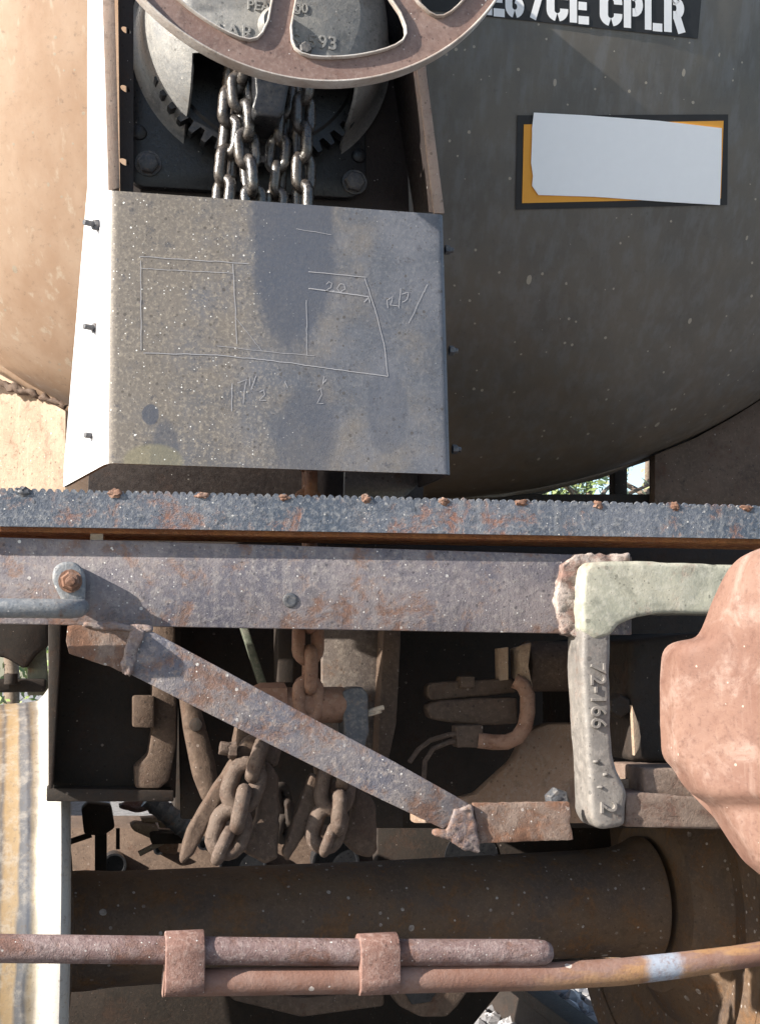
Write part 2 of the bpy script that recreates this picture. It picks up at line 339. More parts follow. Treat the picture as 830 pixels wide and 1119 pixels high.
def mat_cover():
    n = N('cover_plate_paint'); X = n.xyz()
    c = n.mix(n.rng(n.noise(12, 8, 0.7), 0.35, 0.65), (0.075, 0.082, 0.10), (0.115, 0.12, 0.14))
    left = n.rng(n.math('ADD', n.math('MULTIPLY', X[0], -1), n.math('MULTIPLY', n.math('SUBTRACT', n.noise(8, 8, 0.7), 0.5), 0.35)), -0.13, 0.12)
    # brown dirt, thick on the left and towards the top, broken up by noise
    bd = n.math('ADD', n.math('MULTIPLY', X[0], -1.1), n.math('MULTIPLY', n.noise(9, 9, 0.72), 1.6))
    c = n.mix(n.math('MULTIPLY', n.rng(bd, 0.55, 1.1), 0.8), c, (0.16, 0.135, 0.108))
    f = n.noise(170, 7, 0.75)
    c = n.mix(n.math('MULTIPLY', n.rng(f, 0.48, 0.64), n.rng(left, 0.0, 1.0, 0.22, 0.75)), c, n.mix(left, (0.25, 0.25, 0.255), (0.275, 0.24, 0.195)))
    c = n.mix(n.math('MULTIPLY', n.rng(n.noise(60, 7, 0.75), 0.56, 0.66), 0.7), c, (0.06, 0.06, 0.07))
    c = n.mix(n.math('MULTIPLY', n.math('MAXIMUM', n.specks(110, 0.36, 0.5), n.specks(260, 0.36, 0.45)), 0.6), c, (0.05, 0.042, 0.036))
    # oily run-off stain below the chains, with the brake wheel's shadow painted into it
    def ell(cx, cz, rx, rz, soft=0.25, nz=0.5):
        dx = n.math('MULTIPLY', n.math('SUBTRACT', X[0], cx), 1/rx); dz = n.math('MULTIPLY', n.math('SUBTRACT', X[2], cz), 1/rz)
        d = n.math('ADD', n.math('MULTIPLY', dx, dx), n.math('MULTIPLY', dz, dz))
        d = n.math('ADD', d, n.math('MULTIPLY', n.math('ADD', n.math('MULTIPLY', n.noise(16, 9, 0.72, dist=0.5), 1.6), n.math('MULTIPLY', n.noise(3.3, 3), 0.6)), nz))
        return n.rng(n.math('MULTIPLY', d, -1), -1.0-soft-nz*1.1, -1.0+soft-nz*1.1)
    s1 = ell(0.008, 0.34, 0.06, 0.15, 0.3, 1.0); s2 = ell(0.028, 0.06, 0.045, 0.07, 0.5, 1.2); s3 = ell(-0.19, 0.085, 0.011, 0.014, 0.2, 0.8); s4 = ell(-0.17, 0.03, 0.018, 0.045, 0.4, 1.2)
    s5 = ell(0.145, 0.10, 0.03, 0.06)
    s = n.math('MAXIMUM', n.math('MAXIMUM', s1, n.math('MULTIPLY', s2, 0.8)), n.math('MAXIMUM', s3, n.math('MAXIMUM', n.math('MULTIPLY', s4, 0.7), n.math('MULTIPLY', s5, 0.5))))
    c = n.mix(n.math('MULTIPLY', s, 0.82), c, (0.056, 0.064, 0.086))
    yl = ell(-0.185, 0.018, 0.04, 0.025)
    c = n.mix(n.math('MULTIPLY', yl, 0.5), c, (0.21, 0.19, 0.11))
    dens = n.rng(n.math('MULTIPLY', X[0], -1), -0.05, 0.2, 0.15, 1.0)
    sp = n.math('MAXIMUM', n.specks(95, 0.20, 0.74), n.specks(230, 0.28, 0.62))
    sp = n.math('MULTIPLY', sp, n.rng(n.math('ADD', dens, n.math('MULTIPLY', n.noise(22, 6, 0.7), 1.3)), 0.8, 1.35))
    c = n.mix(sp, c, (0.75, 0.74, 0.7))
    h = n.math('ADD', f, n.math('MULTIPLY', sp, 0.5))
    return n.done(c, n.rng(f, 0.3, 0.7, 0.42, 0.66), 0, h, 0.35, 0.0015, 0.45)
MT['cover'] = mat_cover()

def mat_tank():
    n = N('tank_paint'); X = n.xyz()
    c = n.mix(n.rng(n.noise(5, 8, 0.65), 0.35, 0.65), (0.074, 0.067, 0.059), (0.102, 0.088, 0.072))
    st = n.noise(1.0, 6, 0.6, n.mapv((48, 48, 1.8)))
    c = n.mix(n.math('MULTIPLY', n.rng(st, 0.42, 0.68), 0.42), c, (0.145, 0.148, 0.155))
    lowz = n.rng(n.math('MULTIPLY', X[2], -1), -0.65, 0.1)
    c = n.mix(n.math('MULTIPLY', lowz, n.rng(n.noise(14, 6, 0.7), 0.3, 0.7, 0.25, 0.7)), c, (0.15, 0.103, 0.066))
    # tan colour on the side towards the left of the car
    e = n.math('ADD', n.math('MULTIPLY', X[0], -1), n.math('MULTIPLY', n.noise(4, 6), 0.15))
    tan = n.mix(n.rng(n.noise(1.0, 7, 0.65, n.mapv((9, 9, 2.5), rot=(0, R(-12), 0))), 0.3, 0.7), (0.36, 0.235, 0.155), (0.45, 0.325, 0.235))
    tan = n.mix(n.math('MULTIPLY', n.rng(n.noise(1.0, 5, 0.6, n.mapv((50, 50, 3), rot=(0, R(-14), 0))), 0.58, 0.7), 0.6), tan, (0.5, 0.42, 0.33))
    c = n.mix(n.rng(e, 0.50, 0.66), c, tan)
    sp = n.math('MAXIMUM', n.specks(26, 0.17, 0.45, n.mapv((1, 1, 0.45), rot=(0, R(25), 0))), n.specks(62, 0.24, 0.6))
    c = n.mix(n.math('MULTIPLY', sp, 0.8), c, (0.36, 0.31, 0.24))
    c = n.mix(n.math('MULTIPLY', n.rng(n.noise(90, 7, 0.75), 0.55, 0.7), 0.35), c, (0.045, 0.038, 0.033))
    h = n.math('ADD', n.math('MULTIPLY', n.noise(70, 6, 0.65), 0.5), n.math('MULTIPLY', sp, 0.5))
    return n.done(c, n.rng(n.noise(30, 6), 0.3, 0.7, 0.34, 0.5), 0, h, 0.3, 0.002, 0.65)
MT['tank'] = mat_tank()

def mat_flat(name, col, rough=0.6, var=0.12):
    n = N(name); c = n.mix(n.math('MULTIPLY', n.noise(60, 6, 0.7), 1.0), tuple(v*(1-var) for v in col), tuple(min(1, v*(1+var)) for v in col))
    return n.done(c, rough, 0, n.noise(200, 4), 0.1, 0.001, 0.3)
MT['labelblack'] = mat_flat('label_black', (0.022, 0.022, 0.024), 0.45, 0.3)
MT['paper'] = mat_flat('white_paper', (0.93, 0.93, 0.93), 0.8, 0.03)
MT['letter'] = mat_flat('white_letter', (0.80, 0.80, 0.80), 0.6, 0.06)
MT['orange'] = mat_flat('orange_card', (0.80, 0.36, 0.05), 0.55, 0.05)
MT['chalk'] = mat_flat('chalk', (0.28, 0.28, 0.30), 0.95, 0.3)

def mat_tread():
    n = N('worn_wheel_steel'); x = n.xyz()[0]
    a = n.math('ADD', x, n.math('MULTIPLY', n.math('SUBTRACT', n.noise(1.0, 4, 0.6, n.mapv((20, 8, 8))), 0.5), 0.02))
    r = n.t.nodes.new('ShaderNodeValToRGB'); n.lk(n.rng(a, -0.20, 0.0), r.inputs[0]); r.color_ramp.interpolation = 'LINEAR'
    els = [(0.0, (0.20, 0.13, 0.065)), (0.38, (0.22, 0.15, 0.08)), (0.45, (0.10, 0.09, 0.085)), (0.50, (0.29, 0.20, 0.105)), (0.62, (0.33, 0.24, 0.14)), (0.655, (0.12, 0.12, 0.125)), (0.75, (0.16, 0.16, 0.17)), (0.79, (0.36, 0.29, 0.2)), (0.88, (0.46, 0.43, 0.38)), (1.0, (0.33, 0.32, 0.31))]
    cr = r.color_ramp
    cr.elements[0].position, cr.elements[0].color = els[0][0], (*els[0][1], 1); cr.elements[1].position, cr.elements[1].color = els[-1][0], (*els[-1][1], 1)
    for p, q in els[1:-1]: e = cr.elements.new(p); e.color = (*q, 1)
    c = n.mix(n.math('MULTIPLY', n.rng(n.noise(40, 8, 0.75), 0.45, 0.65), 0.5), r.outputs[0], (0.40, 0.36, 0.31))
    c = n.mix(n.math('MULTIPLY', n.rng(n.noise(130, 6, 0.75), 0.52, 0.66), 0.5), c, (0.16, 0.13, 0.10))
    dk = n.math('MULTIPLY', n.rng(a, -0.072, -0.066), n.rng(a, -0.046, -0.052))
    return n.done(c, n.rng(n.noise(30, 5), 0.3, 0.7, 0.35, 0.55), n.math('MULTIPLY', dk, 0.7), n.noise(120, 5, 0.6), 0.25, 0.0015)
MT['tread'] = mat_tread()

# ------------------------------------------------------------------ large structure: ground, rails, tank
GZ = -0.13
def mat_ground():
    n = N('gravel_ground'); c = n.mix(n.rng(n.noise(30, 8, 0.7), 0.35, 0.65), (0.16, 0.155, 0.15), (0.32, 0.31, 0.31))
    return n.done(c, 0.9, 0, n.noise(40, 8, 0.7), 0.8, 0.03)
b = B(); t = bmesh.new(); bmesh.ops.create_grid(t, x_segments=40, y_segments=40, size=60)
for v in t.verts: v.co.z = GZ + 0.02*noise.noise(v.co*0.3)
b.take(t); out('ground', b, mat_ground(), kind='structure')

AX = P(63, 1018, 2.15)                       # back face of the left wheel, on the axle's line
AXR = P(730, 1018, 2.15)
AY, AZc = 2.15, AX.z
WR = P(60, 750, 2.15).z - AX.z - 0.029
RAILZ = AZc - WR
for k, (x, lab) in enumerate(((AX.x-0.085, 'worn steel rail under the big left wheel'), (AXR.x+0.085, 'worn steel rail under the dark right wheel'))):
    b = B()
    prof = [(-0.036, 0), (0.036, 0), (0.036, -0.035), (0.009, -0.05), (0.009, -0.15), (0.07, -0.165), (0.07, -0.18), (-0.07, -0.18), (-0.07, -0.165), (-0.009, -0.15), (-0.009, -0.05), (-0.036, -0.035)]
    b.solid([Vector((x+u, -3, RAILZ+v)) for u, v in prof], [Vector((x+u, 25, RAILZ+v)) for u, v in prof], 0.003)
    out('rail', b, MT['dark'], label=lab, cat='rail', group='rails under the truck')

TX, TZ, TR, TY, TH = P(440, 300, 2.15).x, 0, 1.44, 2.15, 0.60
TZ = P(440, 545, 2.15).z + TR
def head(px, py, off=0.0):
    """where the sight line through (px, py) meets the dished tank head"""
    d = FWD*F + RGT*(px-CX) + UPV*(CY-py)
    a, h = TR+off, TH+off
    o = Vector(((CAM.x-TX)/a, (CAM.y-TY)/h, (CAM.z-TZ)/a)); q = Vector((d.x/a, d.y/h, d.z/a))
    A, Bq, C = q.dot(q), 2*o.dot(q), o.dot(o)-1; D = Bq*Bq-4*A*C
    if D < 0: D = 0
    return CAM + d*((-Bq-math.sqrt(D))/(2*A))
tank = thing('tank', (TX, TY, TZ-TR), 'dark dished end of a big tank with its left flank tan', 'tank')
b = B(); prof = [(TH, 0.0)]
for k in range(1, 33): q = math.pi/2*k/32; prof.append((TH*math.cos(q), TR*math.sin(q)))
b.lathe((TX, TY, TZ), (0, -1, 0), prof, 128)
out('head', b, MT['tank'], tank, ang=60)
b = B(); b.lathe((TX, TY+0.012, TZ), (0, 1, 0), [(0, TR-0.03), (0, TR-0.004), (0.012, TR+0.002), (11.5, TR+0.002), (11.5, TR-0.03)], 128)
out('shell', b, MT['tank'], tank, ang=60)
b = B(); pts = []
for k in range(129): q = 2*math.pi*k/128; pts.append((TX+math.cos(q)*(TR-0.001), TY+0.004, TZ+math.sin(q)*(TR-0.001)))
b.tube(pts[:-1], 0.009, 8, closed=True); b.rough(0.004, 90); out('weld_seam', b, MT['tank'], tank, ang=70)

def on_head(nm, quad, off, thick, mat, parent, nu=24, nv=8, **kw):
    """a thin sheet lying on the tank head; quad = tl, tr, br, bl in photo pixels"""
    b = B(); t = bmesh.new(); rows = []
    def g(o):
        r = []
        for j in range(nv+1):
            for i in range(nu+1):
                u, v = i/nu, j/nv
                x = (quad[0][0]*(1-u)+quad[1][0]*u)*(1-v)+(quad[3][0]*(1-u)+quad[2][0]*u)*v
                y = (quad[0][1]*(1-u)+quad[1][1]*u)*(1-v)+(quad[3][1]*(1-u)+quad[2][1]*u)*v
                r.append(t.verts.new(head(x, y, o)))
        return r
    A, C = g(off+thick), g(off)
    ix = lambda i, j: j*(nu+1)+i
    for j in range(nv):
        for i in range(nu):
            q = (ix(i, j), ix(i+1, j), ix(i+1, j+1), ix(i, j+1))
            t.faces.new([A[k] for k in q]); t.faces.new([C[k] for k in q[::-1]])
    ring = [ix(i, 0) for i in range(nu+1)]+[ix(nu, j) for j in range(1, nv+1)]+[ix(i, nv) for i in range(nu-1, -1, -1)]+[ix(0, j) for j in range(nv-1, 0, -1)]
    for a, c in zip(ring, ring[1:]+ring[:1]): t.faces.new((A[a], C[a], C[c], A[c]))
    bmesh.ops.recalc_face_normals(t, faces=t.faces[:])
    return out(nm, b.take(t), mat, parent, **kw)

# black sticker with the stencilled coupler type
lab = thing('lettered_sticker', head(645, 20, 0.002), 'black sticker with white stencil lettering on the tank above the white sheet', 'sticker')
on_head('backing', ((440, -52), (768, -28), (762, 42), (440, 8)), 0.001, 0.0012, MT['labelblack'], lab)
SW = 0.235
def arc(cx, cy, rx, ry, a0, a1, n=10): return [(cx+rx*math.cos(R(a0+(a1-a0)*k/n)), cy+ry*math.sin(R(a0+(a1-a0)*k/n))) for k in range(n+1)]
h_ = SW/2
GL = {  # strokes in a box 0.62 wide and 1 tall
 'E': [[(h_, 0), (h_, 1)], [(SW+0.045, h_*0.8), (0.62, h_*0.8)], [(SW+0.045, 1-h_*0.8), (0.62, 1-h_*0.8)], [(SW+0.045, 0.5), (0.55, 0.5)]],
 'L': [[(h_, 0), (h_, 1)], [(SW+0.045, h_*0.8), (0.62, h_*0.8)]],
 'C': [arc(0.31, 0.31, 0.2, 0.2, -100, -180, 6)+arc(0.31, 0.69, 0.2, 0.2, 180, 100, 6), arc(0.31, 0.69, 0.2, 0.2, 80, 0, 6)+[(0.51, 0.63)], arc(0.31, 0.31, 0.2, 0.2, -80, 0, 6)+[(0.51, 0.37)]],
 'P': [[(h_, 0), (h_, 1)], [(SW+0.045, 1-h_*0.8), (0.36, 1-h_*0.8)]+arc(0.36, 0.68, 0.14, 0.22, 90, -90, 8)+[(SW+0.045, 0.46)]],
 'R': [[(h_, 0), (h_, 1)], [(SW+0.045, 1-h_*0.8), (0.36, 1-h_*0.8)]+arc(0.36, 0.7, 0.14, 0.2, 90, -90, 8)+[(SW+0.045, 0.5)], [(0.40, 0.44), (0.55, 0.0)]],
 '7': [[(0.0, 1-h_*0.8), (0.60, 1-h_*0.8)], [(0.48, 0.76), (0.2, 0.0)]],
 '6': [arc(0.31, 0.31, 0.2, 0.21, -100, -180, 6)+arc(0.31, 0.69, 0.2, 0.2, 180, 100, 6), arc(0.31, 0.69, 0.2, 0.2, 80, 10, 6), arc(0.31, 0.31, 0.2, 0.21, -80, 80, 10)],
}
def ribbon(t, pts, wdt, place):
    """flat stroke of constant width through place((u, v))"""
    n = len(pts); L, Rr = [], []
    for i in range(n):
        a = Vector(pts[max(0, i-1)]); c = Vector(pts[min(n-1, i+1)]); d = (c-a); d = d.normalized() if d.length > 1e-9 else Vector((1, 0))
        nn = Vector((-d.y, d.x))*wdt/2; p = Vector(pts[i])
        L.append(t.verts.new(place(p+nn))); Rr.append(t.verts.new(place(p-nn)))
    for i in range(n-1): t.faces.new((L[i], Rr[i], Rr[i+1], L[i+1]))
CAP = 38.0
boxes = [('S', 472, 494, 11.2), ('B', 499, 521, 13.5), ('E', 529, 551, 16), ('6', 552, 572, 18), ('7', 576, 594, 20), ('C', 597, 620, 22), ('E', 622, 643, 24.3), ('C', 655, 679, 27.3), ('P', 681, 702, 30), ('L', 704, 723, 32.2), ('R', 725, 747, 34.5)]
for ch, x0, x1, yb in boxes[2:]:
    t = bmesh.new()
    def pl(p, x0=x0, x1=x1, yb=yb):
        u = x0+(x1-x0)*p.x/0.62; v = yb - CAP*p.y + (u-x0)*0.09
        return head(u, v, 0.0032)
    for st in GL[ch]:
        dense = []
        for a, c in zip(st, st[1:]):
            for k in range(3): dense.append((a[0]+(c[0]-a[0])*k/3, a[1]+(c[1]-a[1])*k/3))
        dense.append(st[-1]); ribbon(t, dense, SW, pl)
    b = B().take(t); out('letter', b, MT['letter'], lab)

# placard holder with a white sheet taped over it
pla = thing('placard', head(682, 178, 0.002), 'orange placard with dark border on the tank, mostly hidden by a white sheet', 'placard')
on_head('border', ((565, 126), (795, 125), (794, 224), (563, 229)), 0.001, 0.0015, MT['labelblack'], pla)
on_head('card', ((572, 136), (790, 132), (787, 217), (570, 222)), 0.0028, 0.001, MT['orange'], pla)
b = B(); t = bmesh.new()
outl = [(583, 123), (640, 126), (720, 132), (788, 140), (787.5, 180), (786, 224), (720, 220), (650, 215), (588, 213), (581, 203), (582, 192), (580, 178), (581, 150), (581, 140)]
fv = [t.verts.new(head(x, y, 0.007)) for x, y in outl]; f = t.faces.new(fv)
bmesh.ops.triangulate(t, faces=[f])
r = bmesh.ops.extrude_face_region(t, geom=t.faces[:]); 
for v in [g for g in r['geom'] if isinstance(g, bmesh.types.BMVert)]: v.co += Vector((0, 0.0012, 0.0))
bmesh.ops.recalc_face_normals(t, faces=t.faces[:])
out('paper_sheet', b.take(t), MT['paper'], label='blank white sheet stuck over the orange placard on the tank', cat='paper sheet')

# saddle plates under the tank
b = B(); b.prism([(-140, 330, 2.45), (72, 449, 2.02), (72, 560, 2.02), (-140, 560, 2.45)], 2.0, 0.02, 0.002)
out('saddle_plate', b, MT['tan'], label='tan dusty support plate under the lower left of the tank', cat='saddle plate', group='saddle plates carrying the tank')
pts = [P(-60, 392, 2.13)]+[P(x, 419+x*0.36+random.uniform(-3, 3), 2.11-x*0.0012) for x in range(0, 76, 6)]
b = B(); b.tube(pts, [M(3.4+random.uniform(-1.5, 1.5), 2.1) for _ in pts], 10); b.rough(0.005, 90, 4, 0.010); out('caulk_bead', b, MT['brown'], label='crumbling brown bead along the seam under the left of the tank', cat='weld bead', ang=70)
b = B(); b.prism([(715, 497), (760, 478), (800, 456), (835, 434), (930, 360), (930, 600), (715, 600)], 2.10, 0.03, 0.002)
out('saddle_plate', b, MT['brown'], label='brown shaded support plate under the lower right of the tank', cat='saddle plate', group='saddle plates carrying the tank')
b = B(); b.prism([(671, 480), (685, 480), (685, 700), (671, 700)], 2.9, 0.04, 0.002)
out('post', b, MT['dark'], label='thin dark upright post in the bright gap under the tank', cat='post')

# ------------------------------------------------------------------ brake bracket and housing
br = thing('brake_bracket', P(300, 530, 1.5), 'tapered upright steel bracket holding the hand brake, white on its left side', 'bracket')
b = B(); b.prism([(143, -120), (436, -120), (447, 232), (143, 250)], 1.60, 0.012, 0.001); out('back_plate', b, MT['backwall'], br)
b = B(); b.prism([(108, 262), (470, 262), (462, 548), (96, 548)], 1.62, 0.012, 0.001); out('under_cover_shade', b, MT['backwall'], br)  # dark sheet added so the space under the cover reads as shade
b = B(); b.prism([(377, 500), (474, 500), (462, 524), (440, 546), (376, 546)], 1.54, 0.01, 0.001); out('gusset', b, MT['rod'], br)
# left flange with punched holes, seen from the front
bmw = B(); bmw.prism([(128, -120), (146, -120), (146, 262), (132, 262)], 1.55, 0.006, 0)
tmp = out('left_flange', bmw, MT['backwall'], br)
cut = B()
for x, y in ((138, 33), (137, 97), (136, 177), (138.5, -30)):
    t = bmesh.new(); c = P(x, y, 1.50); c2 = P(x, y, 1.62); rx, rz = M(5.2, 1.55), M(3.4, 1.55)
    f = [c+Vector((rx*math.cos(q), 0, rz*math.sin(q)-0.35*rx*math.cos(q))) for q in [2*math.pi*k/20 for k in range(20)]]
    cut.solid(f, [p+(c2-c) for p in f], 0)
bmesh.ops.translate(cut.bm, verts=cut.bm.verts[:], vec=-br.location)
cme = bpy.data.meshes.new('cut'); cut.bm.to_mesh(cme); co = bpy.data.objects.new('cut', cme); COL.objects.link(co); co.location = br.location
md = tmp.modifiers.new('holes', 'BOOLEAN'); md.object = co; md.operation = 'DIFFERENCE'; md.solver = 'EXACT'
dg = bpy.context.evaluated_depsgraph_get(); dg.update()
nm = bpy.data.meshes.new_from_object(tmp.evaluated_get(dg)); tmp.modifiers.clear(); tmp.data = nm; nm.name = 'left_flange'
bpy.data.objects.remove(co); bpy.data.meshes.remove(cme)
# left upright: front edge and outer face
b = B(); b.prism([(108, -120), (122, -120), (131, 205), (119, 209)], 1.50, 0.04, 0.001); out('left_edge', b, MT['edge'], br)
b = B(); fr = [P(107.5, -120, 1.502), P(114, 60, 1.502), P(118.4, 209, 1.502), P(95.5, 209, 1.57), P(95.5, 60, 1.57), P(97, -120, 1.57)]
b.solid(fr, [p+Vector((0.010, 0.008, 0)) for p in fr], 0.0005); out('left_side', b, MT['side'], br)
# right upright: inner wall and front edge
b = B(); fr = [P(438, -120, 1.405), P(461, 80, 1.405), P(478, 232, 1.405), P(452, 232, 1.60), P(428, 80, 1.60), P(410, -120, 1.60)]
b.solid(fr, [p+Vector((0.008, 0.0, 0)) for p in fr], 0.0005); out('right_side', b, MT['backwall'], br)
b = B(); b.prism([(438, -120), (450, -120), (466, 80), (485.5, 233), (474, 233), (456, 80)], 1.40, 0.005, 0.0008); out('right_edge', b, MT['edge'], br)

cov = thing('cover_plate', P(305, 530, 1.45), 'chalk-marked grey cover plate with brown dirt bolted over the brake chain', 'cover plate')
def sweep(sections, th, mat, name, parent, ys0, ys1, nv=1):
    pass
# folded sheet: left flared flange, rounded fold, front, rounded fold, right flange
def fold(top, bot):
    """outer line of the folded sheet along one edge"""
    (xl, yl), (xr, yr) = top
    return None
b = B(); t = bmesh.new()
def row(tl, tr, fl, side):
    """points across the sheet: tl/tr front corners in pixels, fl the back end of the left flange"""
    Yf = 1.38; pts = []
    A = P(*tl, Yf); C = P(*tr, Yf); Lb = P(*fl, 1.50); Rb = C + Vector((-0.004, 0.16, 0))
    rad = 0.013
    def fil(p, q, r_, n=6):
        d1 = (p-q).normalized(); d2 = (r_-q).normalized(); a = q+d1*rad; c = q+d2*rad
        return [a.lerp(q, k/n).lerp(q.lerp(c, k/n), k/n) for k in range(n+1)]
    pts.append(Lb); pts += fil(Lb, A, C)
    x0, x1 = pts[-1], None
    f2 = fil(A, C, Rb)
    for k in range(1, 12): pts.append(x0.lerp(f2[0], k/12))
    pts += f2; pts.append(Rb); return pts
NR = 14; rows = []
for j in range(NR+1):
    v = j/NR
    tl = (120+(-3)*v, 208+298*v); tr = (485.5+8*v, 234.5+284*v); fl = (95.5-26*min(1, v*1.05), 206+(532-206)*v)
    rows.append([p + Vector((0, 0, 0)) for i, p in enumerate(row(tl, tr, fl, 0))])
vv = [[t.verts.new(p) for p in r_] for r_ in rows]
for a, c in zip(vv, vv[1:]):
    for i in range(len(a)-1): t.faces.new((a[i], a[i+1], c[i+1], c[i]))
bmesh.ops.recalc_face_normals(t, faces=t.faces[:])
nrm = t.faces[len(t.faces)//2].normal
if nrm.y > 0: bmesh.ops.reverse_faces(t, faces=t.faces[:])
bmesh.ops.solidify(t, geom=t.faces[:], thickness=0.006)
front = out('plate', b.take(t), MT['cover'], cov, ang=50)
# paler colour on the folded side
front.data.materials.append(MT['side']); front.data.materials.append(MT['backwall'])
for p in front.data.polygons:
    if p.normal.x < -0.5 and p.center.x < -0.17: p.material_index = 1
    elif p.normal.y > 0.3 or (p.normal.x > 0.5 and p.center.x < 0) or (p.normal.x < -0.5 and p.center.x > 0): p.material_index = 2  # inner faces get a dark colour for the shade inside the cover
# chalk
def chalk(parts, wd=1.1, op=0.0):
    for st in parts:
        b = B(); t = bmesh.new(); d = []
        for a, c in zip(st, st[1:]):
            k_ = max(2, int(math.hypot(c[0]-a[0], c[1]-a[1])/4)); ph = random.uniform(0, 50)
            for k in range(k_):
                wx, wz = [0.9*noise.noise(Vector((ph+k*0.23, q_, 0)))*math.sin(math.pi*k/k_) for q_ in (0.0, 9.0)]; d.append((a[0]+(c[0]-a[0])*k/k_+wx+random.uniform(-.2, .2), a[1]+(c[1]-a[1])*k/k_+wz+random.uniform(-.2, .2)))
        d.append(st[-1]); ribbon(t, d, 0.75*wd*random.uniform(0.8, 1.15), lambda p: P(p.x, p.y, 1.3793))
        out('chalk_mark', b.take(t), MT['chalk'], cov)
def cq(*pts): return [(120+x/2.306, 250+y/2.306) for x, y in pts]
chalk([cq((75, 70), (200, 78), (350, 88)), cq((80, 100), (310, 112)), cq((78, 80), (79, 305)), cq((310, 88), (320, 290))], 0.9)
chalk([cq((85, 313), (270, 318), (390, 330), (510, 346), (700, 372)), cq((700, 372), (690, 290), (670, 210), (642, 125)), cq((500, 108), (645, 122)), cq((500, 150), (575, 160), (652, 171)), cq((640, 185), (652, 172), (655, 186))], 1.3)
chalk([cq((495, 180), (496, 320)), cq((270, 295), (400, 310), (515, 320)), cq((318, 225), (385, 310)), cq((470, 0), (558, 15))], 0.8)
chalk([cq((545, 140), (552, 133), (560, 137), (556, 148), (543, 157), (566, 156)), cq((580, 138), (572, 150), (580, 160), (592, 152), (590, 140), (580, 138))], 0.9)
chalk([cq((700, 200), (698, 180), (712, 170), (706, 192), (728, 195)), cq((732, 150), (728, 200)), cq((735, 165), (752, 160), (748, 178), (736, 185)), cq((752, 238), (775, 190), (800, 140))], 0.9)
chalk([cq((308, 390), (307, 460)), cq((322, 388), (345, 380), (340, 400), (336, 440)), cq((352, 376), (352, 395)), cq((368, 370), (356, 405)), cq((378, 412), (388, 405), (390, 418), (376, 432), (394, 432)), cq((440, 385), (448, 400))], 1.0)
chalk([cq((540, 372), (536, 392)), cq((545, 378), (538, 388)), cq((522, 408), (532, 402), (534, 416), (522, 440), (538, 440))], 1.0)
# side bolts: nut and threaded end
for x, y in ((101, 246), (101, 359), (102, 477)):
    c = P(x+5, y, 1.43); d = Vector((-0.86, -0.5, 0))
    b = B(); b.hexb(c-d*0.004, d, 0.0085, 0.010, 0.3); b.cyl(c+d*0.004, c+d*0.021, 0.0042, 12); out('bolt', b, MT['boltgrey'], cov)
for x, y in ((487, 273), (491.5, 383), (495, 491)):
    c = P(x-1, y, 1.43); b = B(); b.hexb(c, (1, 0, 0), 0.0075, 0.008); b.cyl(c, c+Vector((0.013, 0, 0)), 0.0042, 12); out('bolt', b, MT['boltgrey'], cov)

# ------------------------------------------------------------------ gear case
gc = P(287, 52, 1.52); gcase = thing('gear_case', P(287, 215, 1.59), 'dark round hand brake gear case with raised lettering behind the brake wheel', 'gear case')
b = B()
def rounded(x0, y0, x1, y1, r, tilt=0):
    o_ = []
    for cx_, cy_, a0 in ((x1-r, y0+r, -90), (x1-r, y1-r, 0), (x0+r, y1-r, 90), (x0+r, y0+r, 180)):
        for k in range(7): q = R(a0+90*k/6); o_.append((cx_+r*math.cos(q), cy_+r*math.sin(q)+((cx_-x0)*tilt)))
    return o_
b.prism(rounded(138, -120, 400, 203, 22, 0.055), 1.582, 0.016, 0.003); out('base_plate', b, MT['black'], gcase)
b = B(); U = M(1, 1.52, 287, 60)
b.lathe(P(287, 52, 1.582), (0, -1, 0), [(0, 142*U), (0.006, 137*U), (0.03, 131*U), (0.08, 127*U), (0.112, 121*U), (0.138, 108*U), (0.149, 92*U), (0.153, 86*U), (0.153, 0)], 96)
t = b.bm
bx0, bx1, bz = P(206, 100, 1.5).x, P(384, 100, 1.5).x, P(287, 84, 1.5).z
for co_, no_ in (((bx0, 0, 0), (1, 0, 0)), ((bx1, 0, 0), (1, 0, 0)), ((0, 0, bz), (0, 0.0, 1))):
    bmesh.ops.bisect_plane(t, geom=t.verts[:]+t.edges[:]+t.faces[:], plane_co=co_, plane_no=no_)
dead = [f for f in t.faces if bx0 < f.calc_center_median().x < bx1 and f.calc_center_median().z < bz]
bmesh.ops.delete(t, geom=dead, context='FACES')
bmesh.ops.solidify(t, geom=t.faces[:], thickness=0.006)
out('housing', b, MT['drum'], gcase, ang=50)
# toothed wheel inside
b = B(); pts = []
NT = 46; cg = P(288, 58, 1.53); r0, r1 = 108*U, 119*U
for k in range(NT):
    for da, rr in ((0.0, r0), (0.16, r0), (0.30, r1), (0.62, r1), (0.78, r0)):
        q = 2*math.pi*(k+da)/NT; pts.append(cg+Vector((rr*math.cos(q), 0, rr*math.sin(q))))
b.solid(pts, [p+Vector((0, 0.022, 0)) for p in pts], 0); b.lathe(cg+Vector((0, -0.004, 0)), (0, 1, 0), [(0, 60*U), (0, 98*U), (0.004, 101*U), (0.004, 60*U)], 64)
out('gear', b, MT['black'], gcase, ang=25)
for x, y, r_ in ((162, 179, 11.5), (387, 199.5, 11.5)):
    b = B(); b.lathe(P(x, y, 1.582), (0, -1, 0), [(0, M(14, 1.58)), (0.003, M(14, 1.58)), (0.003, 0)], 24); b.hexb(P(x, y, 1.579), (0, -1, 0), M(r_, 1.58), 0.012, 0.4); out('bolt', b, MT['boltgrey'], gcase)
